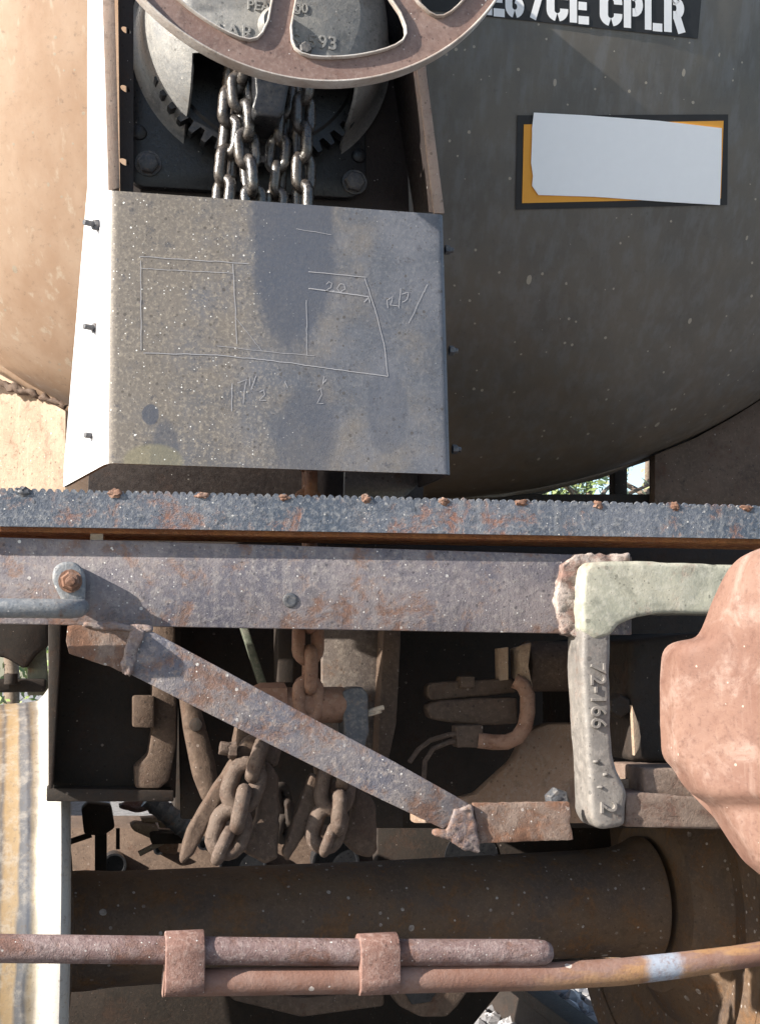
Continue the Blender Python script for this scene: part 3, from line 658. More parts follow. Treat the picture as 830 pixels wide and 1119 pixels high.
for x, y in ((152, 145), (392, 170)):
    b = B(); b.lathe(P(x, y, 1.582), (0, -1, 0), [(0, M(8.5, 1.58)), (0.003, M(8, 1.58)), (0.005, M(6, 1.58)), (0.0055, 0)], 24); out('rivet', b, MT['black'], gcase)
FY = 1.582-0.153-0.0005
for x, y, r_ in ((271, 46, 6.5), (333, 55, 7.5)):
    b = B(); b.hexb(P(x, y, FY), (0, -1, 0), M(r_, FY), 0.012, 0.2); out('bolt', b, MT['boltgrey'], gcase)
b = B(); b.lathe(P(300, 28, FY), (0, -1, 0), [(0, M(19, FY)), (0.012, M(18, FY)), (0.018, M(14, FY)), (0.014, M(11, FY)), (0.014, 0)], 32); out('shaft_boss', b, MT['drum'], gcase)
def text(s, px, py, Y, size_px, nm, parent, mat, rot=(R(90), 0, 0), depth=0.0012, space=1.0):
    cu = bpy.data.curves.new('t', 'FONT'); cu.body = s; cu.size = M(size_px, Y)*1.38; cu.extrude = depth; cu.bevel_depth = 0.0004; cu.space_character = space
    o = bpy.data.objects.new('t', cu); COL.objects.link(o); o.rotation_euler = rot; o.location = P(px, py, Y)
    bpy.context.view_layer.update()
    me = bpy.data.meshes.new_from_object(o.evaluated_get(bpy.context.evaluated_depsgraph_get())); me.transform(o.matrix_world)
    bpy.data.objects.remove(o); b = B(); b.bm.from_mesh(me); bpy.data.meshes.remove(me)
    return out(nm, b, mat, parent)
text('AAR', 231, 39, FY, 16, 'raised_lettering', gcase, MT['drum'], space=1.15)
text('S-593', 318, 50, FY, 16, 'raised_lettering', gcase, MT['drum'], space=1.05)
text('PEACOC', 270, 10, FY, 11, 'raised_lettering', gcase, MT['drum'])
text('00', 322, 13, FY, 11, 'raised_lettering', gcase, MT['drum'])
# dark pawl block under the wheel rim
b = B(); b.prism([(277, 70), (318, 70), (316, 95), (311, 122), (305, 129), (279, 126), (276, 118), (280, 100)], 1.40, 0.09, 0.004, 3)
b.rough(0.0012, 70, 3, 0.012); out('shaft_block', b, MT['black'], label='black greasy block hanging below the brake wheel rim in front of the chains', cat='block')

# ------------------------------------------------------------------ brake wheel
WC = P(338, -151, 1.25); WS = (P(338, 90, 1.25)-P(338, -151, 1.25)).length/241
bw = thing('hand_brake', WC, 'brown pressed steel hand brake wheel cut off by the top of the picture', 'hand brake')
def wp(r, deg, y=0.0): q = R(deg); return WC+Vector((r*WS*math.sin(q), y, -r*WS*math.cos(q)))   # deg from straight down, towards the right
def window(a):
    c = []
    # outer arc, rounded corners, sides parallel to the spokes, inner arc
    def side(sg):
        o_ = []
        for r_ in (70, 110, 150, 185): o_.append((r_, a+sg*(22.5-math.degrees(math.asin(min(0.9, 11.0/r_))))))
        return o_
    L_ = side(-1); R_ = side(1)
    pts = [wp(r_, d) for r_, d in L_]
    for r_, dd in ((200, -18.3), (208, -17.2), (213, -15.2), (215, -12.5)): pts.append(wp(r_, a+dd))
    for k in range(1, 8): pts.append(wp(215.5, a-12.5+25*k/8))
    for r_, dd in ((215, 12.5), (213, 15.2), (208, 17.2), (200, 18.3)): pts.append(wp(r_, a+dd))
    pts += [wp(r_, d) for r_, d in R_[::-1]]
    for k in range(1, 4): pts.append(wp(62, a+10-5*k))
    return pts
SP0 = -9.5
wins = [window(SP0+22.5+45*k) for k in range(8)]
outer = [wp(240, 360*k/160) for k in range(160)]
t = bmesh.new(); es = []
hubc = [wp(26, 360*k/32) for k in range(32)]
for loop in [outer]+wins+[hubc]:
    vs_ = [t.verts.new(p) for p in loop]; es += [t.edges.new((vs_[i], vs_[(i+1) % len(vs_)])) for i in range(len(vs_))]
bmesh.ops.triangle_fill(t, use_beauty=True, edges=es, use_dissolve=False)
hl = set()
# drop faces that fill a window or the hub hole
def inside(p, poly):
    c = False; n = len(poly)
    for i in range(n):
        a, d = poly[i], poly[(i+1) % n]
        if (a.z > p.z) != (d.z > p.z) and p.x < (d.x-a.x)*(p.z-a.z)/(d.z-a.z)+a.x: c = not c
    return c
bad = [f for f in t.faces if any(inside(f.calc_center_median(), w_) for w_ in wins+[hubc])]
bmesh.ops.delete(t, geom=bad, context='FACES')
bmesh.ops.recalc_face_normals(t, faces=t.faces[:])
ex = bmesh.ops.extrude_face_region(t, geom=t.faces[:])
for v in [g for g in ex['geom'] if isinstance(g, bmesh.types.BMVert)]: v.co.y += 0.004
bmesh.ops.recalc_face_normals(t, faces=t.faces[:])
out('web', B().take(t), MT['wheelpaint'], bw, ang=30)
def lipring(loop, wd, dep, back, nm, mat, inward):
    b = B(); t = bmesh.new(); n = len(loop); c = sum(loop, Vector())/n; rings = []
    for i, p in enumerate(loop):
        d = (loop[(i+1) % n]-loop[i-1]).normalized(); nn = Vector((-d.z, 0, d.x))
        if (nn.dot(c-p) > 0) != inward: nn = -nn
        sec = [(0, back), (0, -dep+wd*0.4), (wd*0.3, -dep), (wd*0.7, -dep), (wd, -dep+wd*0.4), (wd, back)]
        rings.append([t.verts.new(p+nn*u+Vector((0, y_, 0))) for u, y_ in sec])
    for i in range(n):
        a, e = rings[i], rings[(i+1) % n]
        for k in range(6): t.faces.new((a[k], a[(k+1) % 6], e[(k+1) % 6], e[k]))
    bmesh.ops.recalc_face_normals(t, faces=t.faces[:]); b.take(t); out(nm, b, mat, bw, ang=50)
lipring(outer, 0.0035, 0.010, 0.014, 'rim_lip', MT['lip'], False)
for w_ in wins: lipring(w_, 0.0028, 0.007, 0.003, 'opening_lip', MT['lip'], True)
b = B(); b.lathe(WC, (0, -1, 0), [(-0.05, 24*WS), (-0.05, 40*WS), (0.0, 42*WS), (0.012, 38*WS), (0.02, 26*WS), (0.02, 20*WS)], 40); out('hub', b, MT['wheelpaint'], bw)
b = B(); b.cyl(WC+Vector((0, -0.03, 0)), WC+Vector((0, 0.25, 0)), 20*WS); b.hexb(WC+Vector((0, -0.02, 0)), (0, -1, 0), 32*WS, 0.02)
out('shaft', b, MT['boltgrey'], bw)

# ------------------------------------------------------------------ chains
def chain(name, label, cat, mat, links, group=None, Wd=0.62, wire=0.235):
    """links: (px, py, Y, length px, lean px (x over y), facing angle deg)"""
    l0 = links[0]; o = thing(name, P(l0[0], l0[1], l0[2]), label, cat, group)
    for px, py, Y, L, lean, ang in links:
        Lm = M(L, Y)*(1.12 if 'brake' in label else 1.0); tdir = Vector((lean, 0, -1)); n = Vector((math.sin(R(ang)), -math.cos(R(ang)), 0))
        b = B(); b.ring(P(px, py, Y), tdir, n, Lm, Lm*Wd, Lm*wire/2+0.0003); b.rough(0.0006, 160, px)
        out('link', b, mat, o, ang=70)
    return o
GRP = 'brake chain strands in front of the gear'
def strand(x0, y0, x1, y1, n, L, a0, Y):
    o = []
    for k in range(n):
        f = k/(n-1); o.append((x0+(x1-x0)*f+math.sin(k*2.3+x0)*1.5, y0+(y1-y0)*f, Y-0.004*(k % 2), L, (x1-x0)/(y1-y0)*1.0, a0+(90 if k % 2 else 0)))
    return o
chain('chain_strand', 'leftmost greasy black brake chain strand in front of the gear', 'chain', MT['chain'], strand(258, 52, 240, 280, 8, 46, 38, 1.46), GRP)
chain('chain_strand', 'second brake chain strand from the left, with links rubbed bright', 'chain', MT['chain'], strand(258, 40, 282, 285, 9, 45, 15, 1.445), GRP)
chain('chain_strand', 'third brake chain strand from the left, beside the black block', 'chain', MT['chain'], strand(312, 80, 296, 285, 8, 43, 60, 1.46), GRP)
chain('chain_strand', 'rightmost brown brake chain strand in front of the gear', 'chain', MT['chain'], strand(331, 60, 330, 285, 8, 46, 30, 1.45), GRP)
LC = [(338, y, 1.50, 52, -0.03*(1 if k % 2 else -1), 10+(82 if k % 2 else 0)) for k, y in enumerate(range(484, 775, 35))]
chain('hanging_chain', 'rusty brown chain hanging straight down behind the sill onto the pin', 'chain', MT['chainrust'], [(336.5+(2 if k % 2 else 0), y, 1.515, 55, 0, 8+(80 if k % 2 else 0)) for k, y in enumerate((490, 525, 560, 595, 630, 665, 700, 732, 765))], Wd=0.64, wire=0.25)

# ------------------------------------------------------------------ walkway
wk = thing('walkway', P(415, 590, 1.38), 'serrated blue-grey grating walkway running across above the end sill', 'walkway')
x0, x1, pitch = -60, 890, 8.55
def wy(x): return 532.5+0.0229*x
def wb_(x): return 575+0.0165*x
tz = []
x = x0
while x < x1:
    wear = random.choice((0, 0, 0, 0.6, 1.2)); pitch = random.uniform(8.1, 9.0)
    for du, dv in ((0, 3.6), (1.5, 1.2), (3.0, 0.0), (5.0, 0.2), (6.6, 1.4), (7.6, 3.4)): tz.append((x+du, wy(x+du)+max(dv, wear)+random.uniform(-.5, .5)))
    x += pitch
b = B()
f = [P(*q, 1.338) for q in tz]; lo_ = [P(q[0], wb_(q[0]), 1.338) for q in tz]
t = bmesh.new(); n = len(f)
V = [[t.verts.new(p) for p in r_] for r_ in (f, lo_, [p+Vector((0, 0.006, 0)) for p in lo_], [p+Vector((0, 0.006, 0)) for p in f])]
for i in range(n-1):
    for k in range(4): t.faces.new((V[k][i], V[k][i+1], V[(k+1) % 4][i+1], V[(k+1) % 4][i]))
t.faces.new([V[k][0] for k in range(4)]); t.faces.new([V[k][-1] for k in range(4)][::-1])
bmesh.ops.recalc_face_normals(t, faces=t.faces[:]); out('front_bar', b.take(t), MT['walk'], wk, ang=30)
for k, Y in enumerate((1.365, 1.392, 1.419, 1.446, 1.473)):
    b = B(); a0, a1 = P(-80, 0, 1.338).x, P(915, 0, 1.338).x
    zt0, zt1 = P(-80, wy(-80), 1.338).z-0.004, P(915, wy(915), 1.338).z-0.004
    zb0, zb1 = P(-80, wb_(-80), 1.338).z-0.005, P(915, wb_(915), 1.338).z-0.005
    fr = [Vector((a0, Y, zb0)), Vector((a1, Y, zb1)), Vector((a1, Y, zt1)), Vector((a0, Y, zt0))]
    b.solid(fr, [p+Vector((0, 0.005, 0)) for p in fr], 0); b.rough(0.0008, 60, k, 0.04); out('bearing_bar', b, MT['rust_bar'], wk)
for x in [25, 127, 221, 310, 400, 485, 569, 653, 737, 815]:
    q = P(x, wy(x)+4, 1.338); b = B(); b.tube([q+Vector((0, 0.004, -0.002)), q+Vector((0, 0.13, -0.002))], 0.004, 8); out('cross_rod', b, MT['rust_bar'], wk)
    b = B(); b.blob(q+Vector((0, 0.001, 0)), (M(random.uniform(5.5, 8.5), 1.3), 0.004, M(random.uniform(3.6, 5.2), 1.3)), 0.5, 3, 1.6, x); out('rivet', b, MT['rustbolt'] if x > 60 else MT['boltgrey'], wk)

# ------------------------------------------------------------------ end sill, weld, brace, grab iron
sill = thing('end_sill', P(300, 690, 1.40), 'long weathered blue-grey end sill beam running straight across', 'beam')
b = B(); b.prism([(-70, 585), (300, 595.5), (690, 608), (690, 694), (625, 692.5), (300, 687), (-70, 680.5)], 1.36, 0.012, 0.002)
out('face', b, MT['beam'], sill)
b = B(); fr = [P(-70, 586, 1.373), P(690, 609, 1.373)]
b.solid([fr[0], fr[1], fr[1]+Vector((0, 0, -0.011)), fr[0]+Vector((0, 0, -0.011))], [p+Vector((0, 0.14, 0)) for p in (fr[0], fr[1], fr[1]+Vector((0, 0, -0.011)), fr[0]+Vector((0, 0, -0.011)))], 0.001)
out('top_flange', b, MT['beam'], sill)
b = B(); b.prism([(-80, 566), (900, 588), (900, 640), (-80, 620)], 1.58, 0.012, 0.001); out('gap_shade_strip', b, MT['dark'], sill)  # dark strip added to darken the gap behind the sill
b = B(); b.prism([(99, 583), (113, 583), (113, 592), (99, 592)], 1.37, 0.05, 0.001); out('tab', b, MT['brighttab'], sill)
b = B(); b.lathe(P(317, 656, 1.36), (0, -1, 0), [(0, M(8, 1.36)), (0.001, M(8, 1.36)), (0.002, M(7, 1.36)), (0.002, M(4, 1.36)), (0.0008, 0)], 24); out('plug', b, MT['boltgrey'], sill)

bc = thing('diagonal_brace', P(300, 920, 1.345), 'diagonal flat steel brace welded from the end sill down to the right', 'brace')
b = B(); b.prism([(152, 690), (165, 689), (250, 735), (340, 784), (430, 832), (512, 878), (505, 890), (484, 906), (400, 866), (300, 816), (200, 766), (137, 734)], 1.335, 0.010, 0.0012, 2); out('bar', b, MT['brace'], bc)
b = B(); b.prism([(74, 683), (152, 686), (140, 735), (132, 733), (120, 728), (100, 722), (76, 714), (73, 700)], 1.338, 0.010, 0.0012, 2, rag=0.0006); b.rough(0.0008, 90, 5, 0.012); out('upper_end', b, MT['brace_rust'], bc)
b = B(); b.prism([(517, 878), (570, 877), (622, 876), (624, 890), (622, 898), (625, 908), (626, 918), (570, 920), (523, 922)], 1.338, 0.010, 0.0012, 2, rag=0.0005); b.rough(0.0007, 90, 6, 0.012); out('lower_end', b, MT['brace_rust'], bc)
b = B(); b.prism([(150, 684), (160, 690), (156, 702), (149, 716), (147, 730), (141, 738), (134, 736), (132, 724), (138, 708), (142, 692)], 1.331, 0.012, 0.003, 2, rag=0.0014)
b.prism([(92, 679), (120, 680), (150, 681), (168, 685), (166, 691), (140, 689), (112, 688), (92, 686)], 1.334, 0.012, 0.003, 2, rag=0.0014)
b.rough(0.0022, 75, 5, 0.006)
b.blob(P(140, 727, 1.333), (M(7, 1.33), 0.006, M(10, 1.33)), 0.4, 3, 2, 3)
out('weld', b, MT['weld'], bc, ang=60)
b = B()
b.prism([(496, 885), (516, 880), (522, 905), (526, 922), (524, 932), (508, 930), (490, 918), (474, 914), (473, 906), (488, 908)], 1.331, 0.014, 0.003, 2, rag=0.0012)
b.rough(0.002, 110, 8, 0.007)
out('weld', b, MT['weld'], bc, ang=60)

gi = thing('grab_iron', P(60, 670, 1.32), 'grey round grab iron with a flattened bolted eye on the end sill', 'grab iron')
b = B(); pth = [P(-70, 665, 1.295), P(0, 664.5, 1.295), P(60, 665, 1.296), P(78, 665.5, 1.302), P(86, 665, 1.312), P(90, 663, 1.325)]
b.tube(pth, [M(10, 1.3)]*4+[M(9.5, 1.3), M(8, 1.3)], 18); out('rod', b, MT['rod'], gi)
b = B(); eye = [(58, 622), (63, 616), (72, 613), (82, 614), (90, 620), (94, 630), (94, 645), (93, 660), (80, 664), (70, 660), (62, 645), (57, 634)]
b.prism(eye, 1.335, 0.024, 0.006, 3); out('eye', b, MT['rod'], gi)
b = B(); b.lathe(P(77, 635, 1.335), (0, -1, 0), [(0, M(12, 1.33)), (0.003, M(12, 1.33)), (0.003, 0)], 24); b.hexb(P(77, 635, 1.332), (0, -1, 0), M(10, 1.33), 0.012, 0.2); b.cyl(P(77, 635, 1.32), P(77, 635, 1.308), M(5, 1.33), 14); b.rough(0.0005, 150, 1)
out('bolt', b, MT['rustbolt'], gi, ang=30)

# ------------------------------------------------------------------ striker casting and coupler
st = thing('striker', P(650, 905, 1.38), 'pale cast steel striker frame with raised numbers welded to the sill end', 'striker')
b = B()
b.prism([(638, 622), (645, 614), (700, 613), (780, 616), (840, 618), (840, 672), (777, 671), (718, 671), (694, 675), (676, 683), (668, 694), (650, 700), (636, 690), (635, 660), (636, 640)], 1.318, 0.075, 0.010, 4)
b.rough(0.0016, 22, 4, 0.02); out('top_arm', b, MT['cast'], st, ang=60)
b = B()
b.prism([(636, 684), (650, 676), (668, 682), (667, 735), (668, 790), (670, 828), (676, 846), (685, 864), (684, 903), (664, 907), (652, 905), (645, 893), (643, 850), (639, 790), (636, 735)], 1.321, 0.065, 0.010, 4)
b.rough(0.0011, 26, 9, 0.02); out('post', b, MT['castpost'], st, ang=60)
b = B(); b.prism([(618, 694), (609, 672), (606, 655), (611, 636), (615, 618), (628, 608), (650, 604), (672, 606), (687, 605), (690, 614), (648, 622), (645, 645), (643, 694)], 1.347, 0.03, 0.004, 2, rag=0.0018)
b.rough(0.0026, 80, 13, 0.006)
b.rough(0.0015, 90, 3); out('weld', b, weathered('chalky_weld', (0.20, 0.155, 0.14), (0.36, 0.31, 0.28), rust=(0.17, 0.08, 0.06), dust=(0.46, 0.42, 0.38), ra=0.5, da=0.5, rough=0.8, bump=1.0), st, ang=70)
rot90 = (R(90), R(90), 0)
text('72-166', 645, 724, 1.3195, 18, 'raised_lettering', st, MT['castpost'], rot=rot90, depth=0.0025, space=1.05)
text('2', 656, 876, 1.3195, 19, 'raised_lettering', st, MT['castpost'], rot=rot90, depth=0.0025)
for k, (x, y) in enumerate(((650, 832), (660, 846), (655, 860))):
    b = B(); b.blob(P(x, y, 1.323), (M(4, 1.3), 0.006, M(2.2, 1.3)), 0.4, 2, 2, k); out('casting_mark', b, MT['castpost'], st, ang=70)
b = B(); b.prism([(683, 867), (700, 866), (790, 874), (850, 878), (850, 908), (683, 904)], 1.33, 0.14, 0.004, 2); b.rough(0.0012, 60, 2, 0.02); out('carrier', b, MT['foot'], st, ang=50)
b = B(); b.prism([(703, 839), (760, 840), (790, 845), (790, 876), (760, 873), (703, 869)], 1.345, 0.12, 0.004, 2); b.rough(0.001, 70, 5, 0.02); out('wear_block', b, MT['foot'], st, ang=50)
b = B(); b.prism([(677, 852), (702, 851), (702, 868), (680, 868)], 1.40, 0.05, 0.002); out('lit_block_side', b, MT['tan'], st)  # tan piece painting in the sunlit left side of the block

cp = thing('coupler', P(800, 960, 1.2), 'big pinkish rusty coupler head filling the right edge', 'coupler')
def hy(x, y): return 1.26-(x-718)*0.0012+max(0, (y-690))*0.0001
def hstep(x, y):
    edge = 873+max(0, (x-770))*0.02+max(0, 770-x)*0.5; u = max(0.0, min(1.0, (y-edge+8)/18)); return hy(x, y)+0.020*u*u*(3-2*u)
b = B()
b.pillow([(1010, 560), (864, 590), (838, 599), (822, 607), (810, 618), (801, 634), (790, 657), (780, 684), (773, 697), (752, 700), (740, 704), (734, 714), (732, 745), (732, 790), (734, 826), (739, 835), (746, 841), (755, 857), (766, 870), (777, 879), (786, 888), (795, 900), (810, 924), (825, 945), (847, 963), (900, 990), (1010, 1010)], hstep, 0.035, 13, 0.014, 7)
b.rough(0.0005, 14, 3); out('head', b, MT['coupler'], cp, ang=60)
b = B(); b.prism([(688, 700), (735, 694), (800, 690), (860, 690), (860, 838), (688, 832)], 1.44, 0.4, 0.008, 2); b.rough(0.001, 40, 3, 0.03); out('shank', b, MT['dark'], cp, ang=50)
b = B(); b.prism([(690, 770), (697, 790), (700, 805), (698, 818), (693, 826)], 1.425, 0.01, 0.001); out('lug', b, MT['tan'], cp)  # tan sliver painted in for a strip of light on the shank
b = B(); b.hexb(P(672, 771, 1.46), (0, -1, 0), M(14, 1.46), 0.02); out('bolt', b, MT['dark'], cp)  # dark hexagon standing in for a hexagonal hole beside the shank

# ------------------------------------------------------------------ under-frame behind the brace
uf = thing('jacking_bracket', P(120, 876, 1.75), 'dark vertical bracket plate with a thick left edge right of the wheel', 'bracket')
b = B(); b.prism([(56, 600), (200, 600), (192, 872), (54, 872)], 1.75, 0.27, 0.001); out('plate', b, MT['dark'], uf)  # plate deepened into a box so that it shades the axle
b = B(); b.prism([(53, 640), (68, 640), (66, 720), (58, 862), (53, 862)], 1.66, 0.09, 0.002); out('left_rib', b, MT['dark'], uf)
b = B(); b.prism([(51, 861), (190, 864), (190, 876), (51, 876)], 1.70, 0.05, 0.002); out('bottom_flange', b, MT['dark'], uf)
b = B(); b.prism([(168, 640), (190, 640), (193, 740), (193, 813), (185, 853), (175, 862), (148, 862), (147, 838), (162, 825), (166, 800)], 1.70, 0.05, 0.005, 2); out('curved_rib', b, MT['brown'], uf)
b = B(); b.prism([(145, 760), (169, 760), (169, 796), (145, 795)], 1.68, 0.03, 0.004, 2); out('stop_block', b, MT['brown'], uf)

sl_ = thing('draft_sill', P(420, 840, 1.7), 'upright rusty sill plate behind the pin, dark with a bright right edge', 'sill plate')
b = B(); fr = [P(425, 560, 1.60), P(437.5, 560, 1.60), P(437.5, 700, 1.60), P(433, 790, 1.60), P(424, 832, 1.60), P(412, 838, 1.60)]
b.solid(fr, [Vector((fr[0].x+(p.x-fr[0].x)*0.999, 2.9, p.z)) for p in fr], 0.002); out('plate', b, MT['brown'], sl_)
b = B(); b.prism([(352, 600), (430, 600), (430, 700), (427, 790), (418, 832), (352, 832)], 1.64, 0.015, 0.002); out('face_plate', b, weathered('grey_brown_plate', (0.105, 0.085, 0.078), (0.14, 0.115, 0.10), rust=(0.12, 0.06, 0.035), ra=0.3, da=0.4, rough=0.75), sl_)
b = B(); fr = [P(425, 560, 1.60), P(870, 560, 1.60), P(870, 575, 1.60), P(425, 575, 1.60)]
b.solid(fr, [p+Vector((0, 1.3, 0)) for p in fr], 0.002); out('top_plate', b, MT['dark'], sl_)
b = B(); b.prism([(192, 560), (384, 560), (384, 830), (440, 850), (440, 905), (198, 895)], 1.84, 0.02, 0.002); out('web', b, MT['dark'], sl_)  # lower part extended to darken the space behind the clevises
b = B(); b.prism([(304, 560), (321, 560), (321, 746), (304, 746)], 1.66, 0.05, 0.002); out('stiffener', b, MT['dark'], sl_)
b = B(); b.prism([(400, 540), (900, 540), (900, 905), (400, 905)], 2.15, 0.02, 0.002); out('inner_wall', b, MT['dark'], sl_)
b = B(); b.prism([(258, 670), (266, 670), (295, 757), (286, 757)], 1.70, 0.02, 0.002)
out('strut', b, weathered('green_grey_paint', (0.08, 0.095, 0.07), (0.11, 0.12, 0.09), ra=0.2, da=0.3), label='thin green-grey slanting strut behind the brace left of the chain', cat='strut')

pin = thing('brake_pin', P(345, 790, 1.53), 'rusty horizontal pin with grey collar and cotter under the hanging chain', 'pin')
b = B(); b.cyl(P(308, 771, 1.535), P(376, 770, 1.535), M(19, 1.53), 32); b.rough(0.0006, 80, 1); out('shaft', b, MT['chainrust'], pin)
b = B(); b.hexb(P(311, 768, 1.535), (-1, 0, 0), M(22, 1.53), M(34, 1.53), 0.3); b.rough(0.0008, 70, 2); out('nut', b, MT['chainrust'], pin, ang=30)
b = B(); b.prism([(375, 756), (384, 751), (396, 751), (402, 758), (403, 800), (397, 822), (380, 822), (376, 800)], 1.51, 0.05, 0.003, 3); b.rough(0.001, 60, 2, 0.012); out('collar', b, MT['boltgrey'], pin, ang=50)
b = B(); b.tube([P(402, 778, 1.52), P(408, 776, 1.515), P(415, 774, 1.51), P(419, 773, 1.51)], M(2.6, 1.5), 8); b.tube([P(402, 781, 1.52), P(410, 779, 1.515), P(416, 777, 1.51)], M(2.2, 1.5), 8); out('cotter', b, MT['brighttab'], pin)

def clevis(label, plates, Y, extra=None):
    o = thing('chain_clevis', P(plates[0][0][0], 940, Y), label, 'clevis', 'chain clevises under the brace')
    for k, (pl_, yy, dep) in enumerate([(q, Y+0.0, 0.022) for q in plates]):
        b = B(); b.prism(pl_, yy+0.018*k, dep, 0.005, 3); b.rough(0.0015, 45, k+len(label), 0.012); out('cheek', b, MT['brown'], o, ang=55)
    return o
c1 = clevis('left dusty clevis with a long pointed cheek around the chain', [
    [(268, 806), (285, 800), (276, 826), (262, 848), (240, 880), (212, 934), (199, 946), (196, 940), (206, 905), (228, 868), (248, 838)],
    [(290, 830), (298, 838), (305, 848), (306, 900), (304, 938), (290, 944), (266, 932), (280, 895), (284, 860)]], 1.46)
b = B(); b.prism([(262, 780), (312, 790), (308, 822), (303, 840), (286, 836), (270, 828), (256, 822)], 1.49, 0.05, 0.006, 3); b.rough(0.0015, 40, 1, 0.012); out('body', b, MT['brown'], c1, ang=55)
b = B(); b.cyl(P(252, 819, 1.455), P(240, 817, 1.455), M(7, 1.45)); b.hexb(P(258, 820, 1.455), (-1, 0, 0), M(9, 1.45), 0.012); b.rough(0.0008, 90, 4); out('bolt', b, MT['chaindust'], c1, ang=40)
c2 = clevis('right dusty clevis with a broad right cheek around the chain', [
    [(340, 845), (356, 850), (352, 870), (334, 912), (314, 942), (309, 934), (322, 892)],
    [(388, 860), (404, 868), (411, 880), (413, 930), (404, 939), (388, 934), (374, 919), (384, 896)]], 1.47)
b = B(); b.prism([(345, 815), (400, 832), (402, 870), (392, 876), (350, 862)], 1.51, 0.05, 0.006, 3); out('body', b, MT['brown'], c2, ang=55)
chain('dusty_chain', 'thick dusty chain hanging inside the left clevis', 'chain', MT['chaindust'], [(281, 830, 1.445, 52, -0.3, 80), (266, 858, 1.45, 62, -0.3, -5), (263, 884, 1.425, 54, -0.2, 82), (250, 908, 1.45, 62, -0.3, -8), (244, 924, 1.43, 44, -0.45, 78)], 'thick chains in the clevises', 0.74, 0.29)
chain('dusty_chain', 'thick dusty chain hanging inside the right clevis', 'chain', MT['chaindust'], [(377, 840, 1.455, 48, -0.2, 80), (366, 862, 1.46, 60, -0.15, -5), (370, 888, 1.435, 50, -0.05, 82), (357, 904, 1.46, 58, -0.3, -8), (359, 918, 1.44, 38, -0.4, 76)], 'thick chains in the clevises', 0.74, 0.29)
q_ = thing('brake_lever', P(225, 880, 1.6), 'dark brown slanting brake lever left of the left clevis', 'lever')
b = B(); b.pillow([(196, 752), (212, 748), (224, 790), (236, 836), (240, 872), (224, 880), (212, 850), (202, 800)], 1.60, 0.03, 6, 0.006, 7); out('arm', b, MT['brown'], q_, ang=50)
b = B(); b.cyl(P(214, 792, 1.60), P(214, 792, 1.58), M(7, 1.6), 18); out('pivot', b, MT['dark'], q_)
chain('small_chain', 'small dark chain low between the two clevises', 'chain', MT['dark'], [(308, 872, 1.70, 34, 0.2, 30), (312, 888, 1.70, 34, 0.1, 120), (310, 905, 1.70, 34, -0.2, 30)], None, 0.7, 0.3)

# right-hand opening: yoke, hook, bars, wires
yk = thing('draft_yoke', P(600, 755, 1.6), 'brown cylinder end with two pale lit lips left of the striker', 'yoke')
b = B(); b.cyl(P(572, 728, 1.62), P(655, 728, 1.62), M(28, 1.6), 40); out('barrel', b, MT['brown'], yk)
b = B(); b.prism([(544, 709, 1.60), (555, 707, 1.585), (555, 743, 1.585), (545, 744, 1.60)], 1.6, 0.02, 0.001); out('lip', b, MT['tan'], yk)
b = B(); b.prism([(561, 709, 1.60), (580, 702, 1.56), (577, 728, 1.56), (582, 752, 1.56), (562, 741, 1.60)], 1.6, 0.02, 0.001); out('lip', b, MT['tan'], yk)
lv = thing('lock_lever', P(520, 815, 1.6), 'rusty lever bars with a bent hook and block in the opening', 'lever')
b = B(); b.prism([(467, 750), (472, 746), (560, 741), (565, 757), (472, 766), (467, 762)], 1.60, 0.03, 0.004, 3); b.rough(0.001, 50, 1, 0.015); out('upper_bar', b, MT['brown'], lv, ang=50)
b = B(); b.prism([(468, 770), (480, 766), (525, 763), (566, 762), (566, 791), (530, 793), (495, 790), (472, 786), (468, 780)], 1.585, 0.04, 0.006, 3); b.rough(0.001, 50, 2, 0.015); out('lower_bar', b, MT['brown'], lv, ang=50)
b = B(); b.tube([P(562, 744, 1.57), P(571, 749, 1.565), P(576, 760, 1.56), P(576, 778, 1.555), P(573, 794, 1.555), P(565, 806, 1.555), P(553, 811, 1.56), P(538, 811, 1.565), P(522, 809, 1.57)], M(8.5, 1.56), 14); out('hook', b, MT['chainrust'], lv, ang=60)
b = B(); b.prism([(498, 793), (528, 792), (528, 817), (499, 817)], 1.565, 0.03, 0.003, 2); b.rough(0.0008, 60, 2, 0.015); out('block', b, MT['brown'], lv, ang=50)
b = B(); b.prism([(503, 739), (519, 739), (519, 752), (503, 752)], 1.59, 0.03, 0.003, 2); out('stub', b, MT['brown'], lv)
for q, lb in (([P(505, 801, 1.575), P(490, 803, 1.57), P(470, 809, 1.56), P(457, 819, 1.555), P(447, 833, 1.55)], 'upper'), ([P(505, 808, 1.575), P(490, 811, 1.57), P(473, 818, 1.56), P(464, 832, 1.56), P(462, 862, 1.56)], 'lower')):
    b = B(); b.tube(q, M(2.8, 1.56), 8); out('wire', b, MT['brown'], lv)
b = B(); b.prism([(452, 884, 1.78), (520, 868, 1.74), (560, 832, 1.70), (577, 799, 1.68), (600, 790, 1.66), (660, 790, 1.56), (660, 900, 1.56), (452, 900, 1.78)], 1.7, 0.03, 0.004, 2)
out('guide_plate', b, weathered('tan_brown_plate', (0.24, 0.155, 0.105), (0.30, 0.205, 0.15), rust=(0.19, 0.10, 0.065), ra=0.25, da=0.4, rough=0.85), label='tan-brown guide plate filling the lower part of the opening left of the striker', cat='plate')
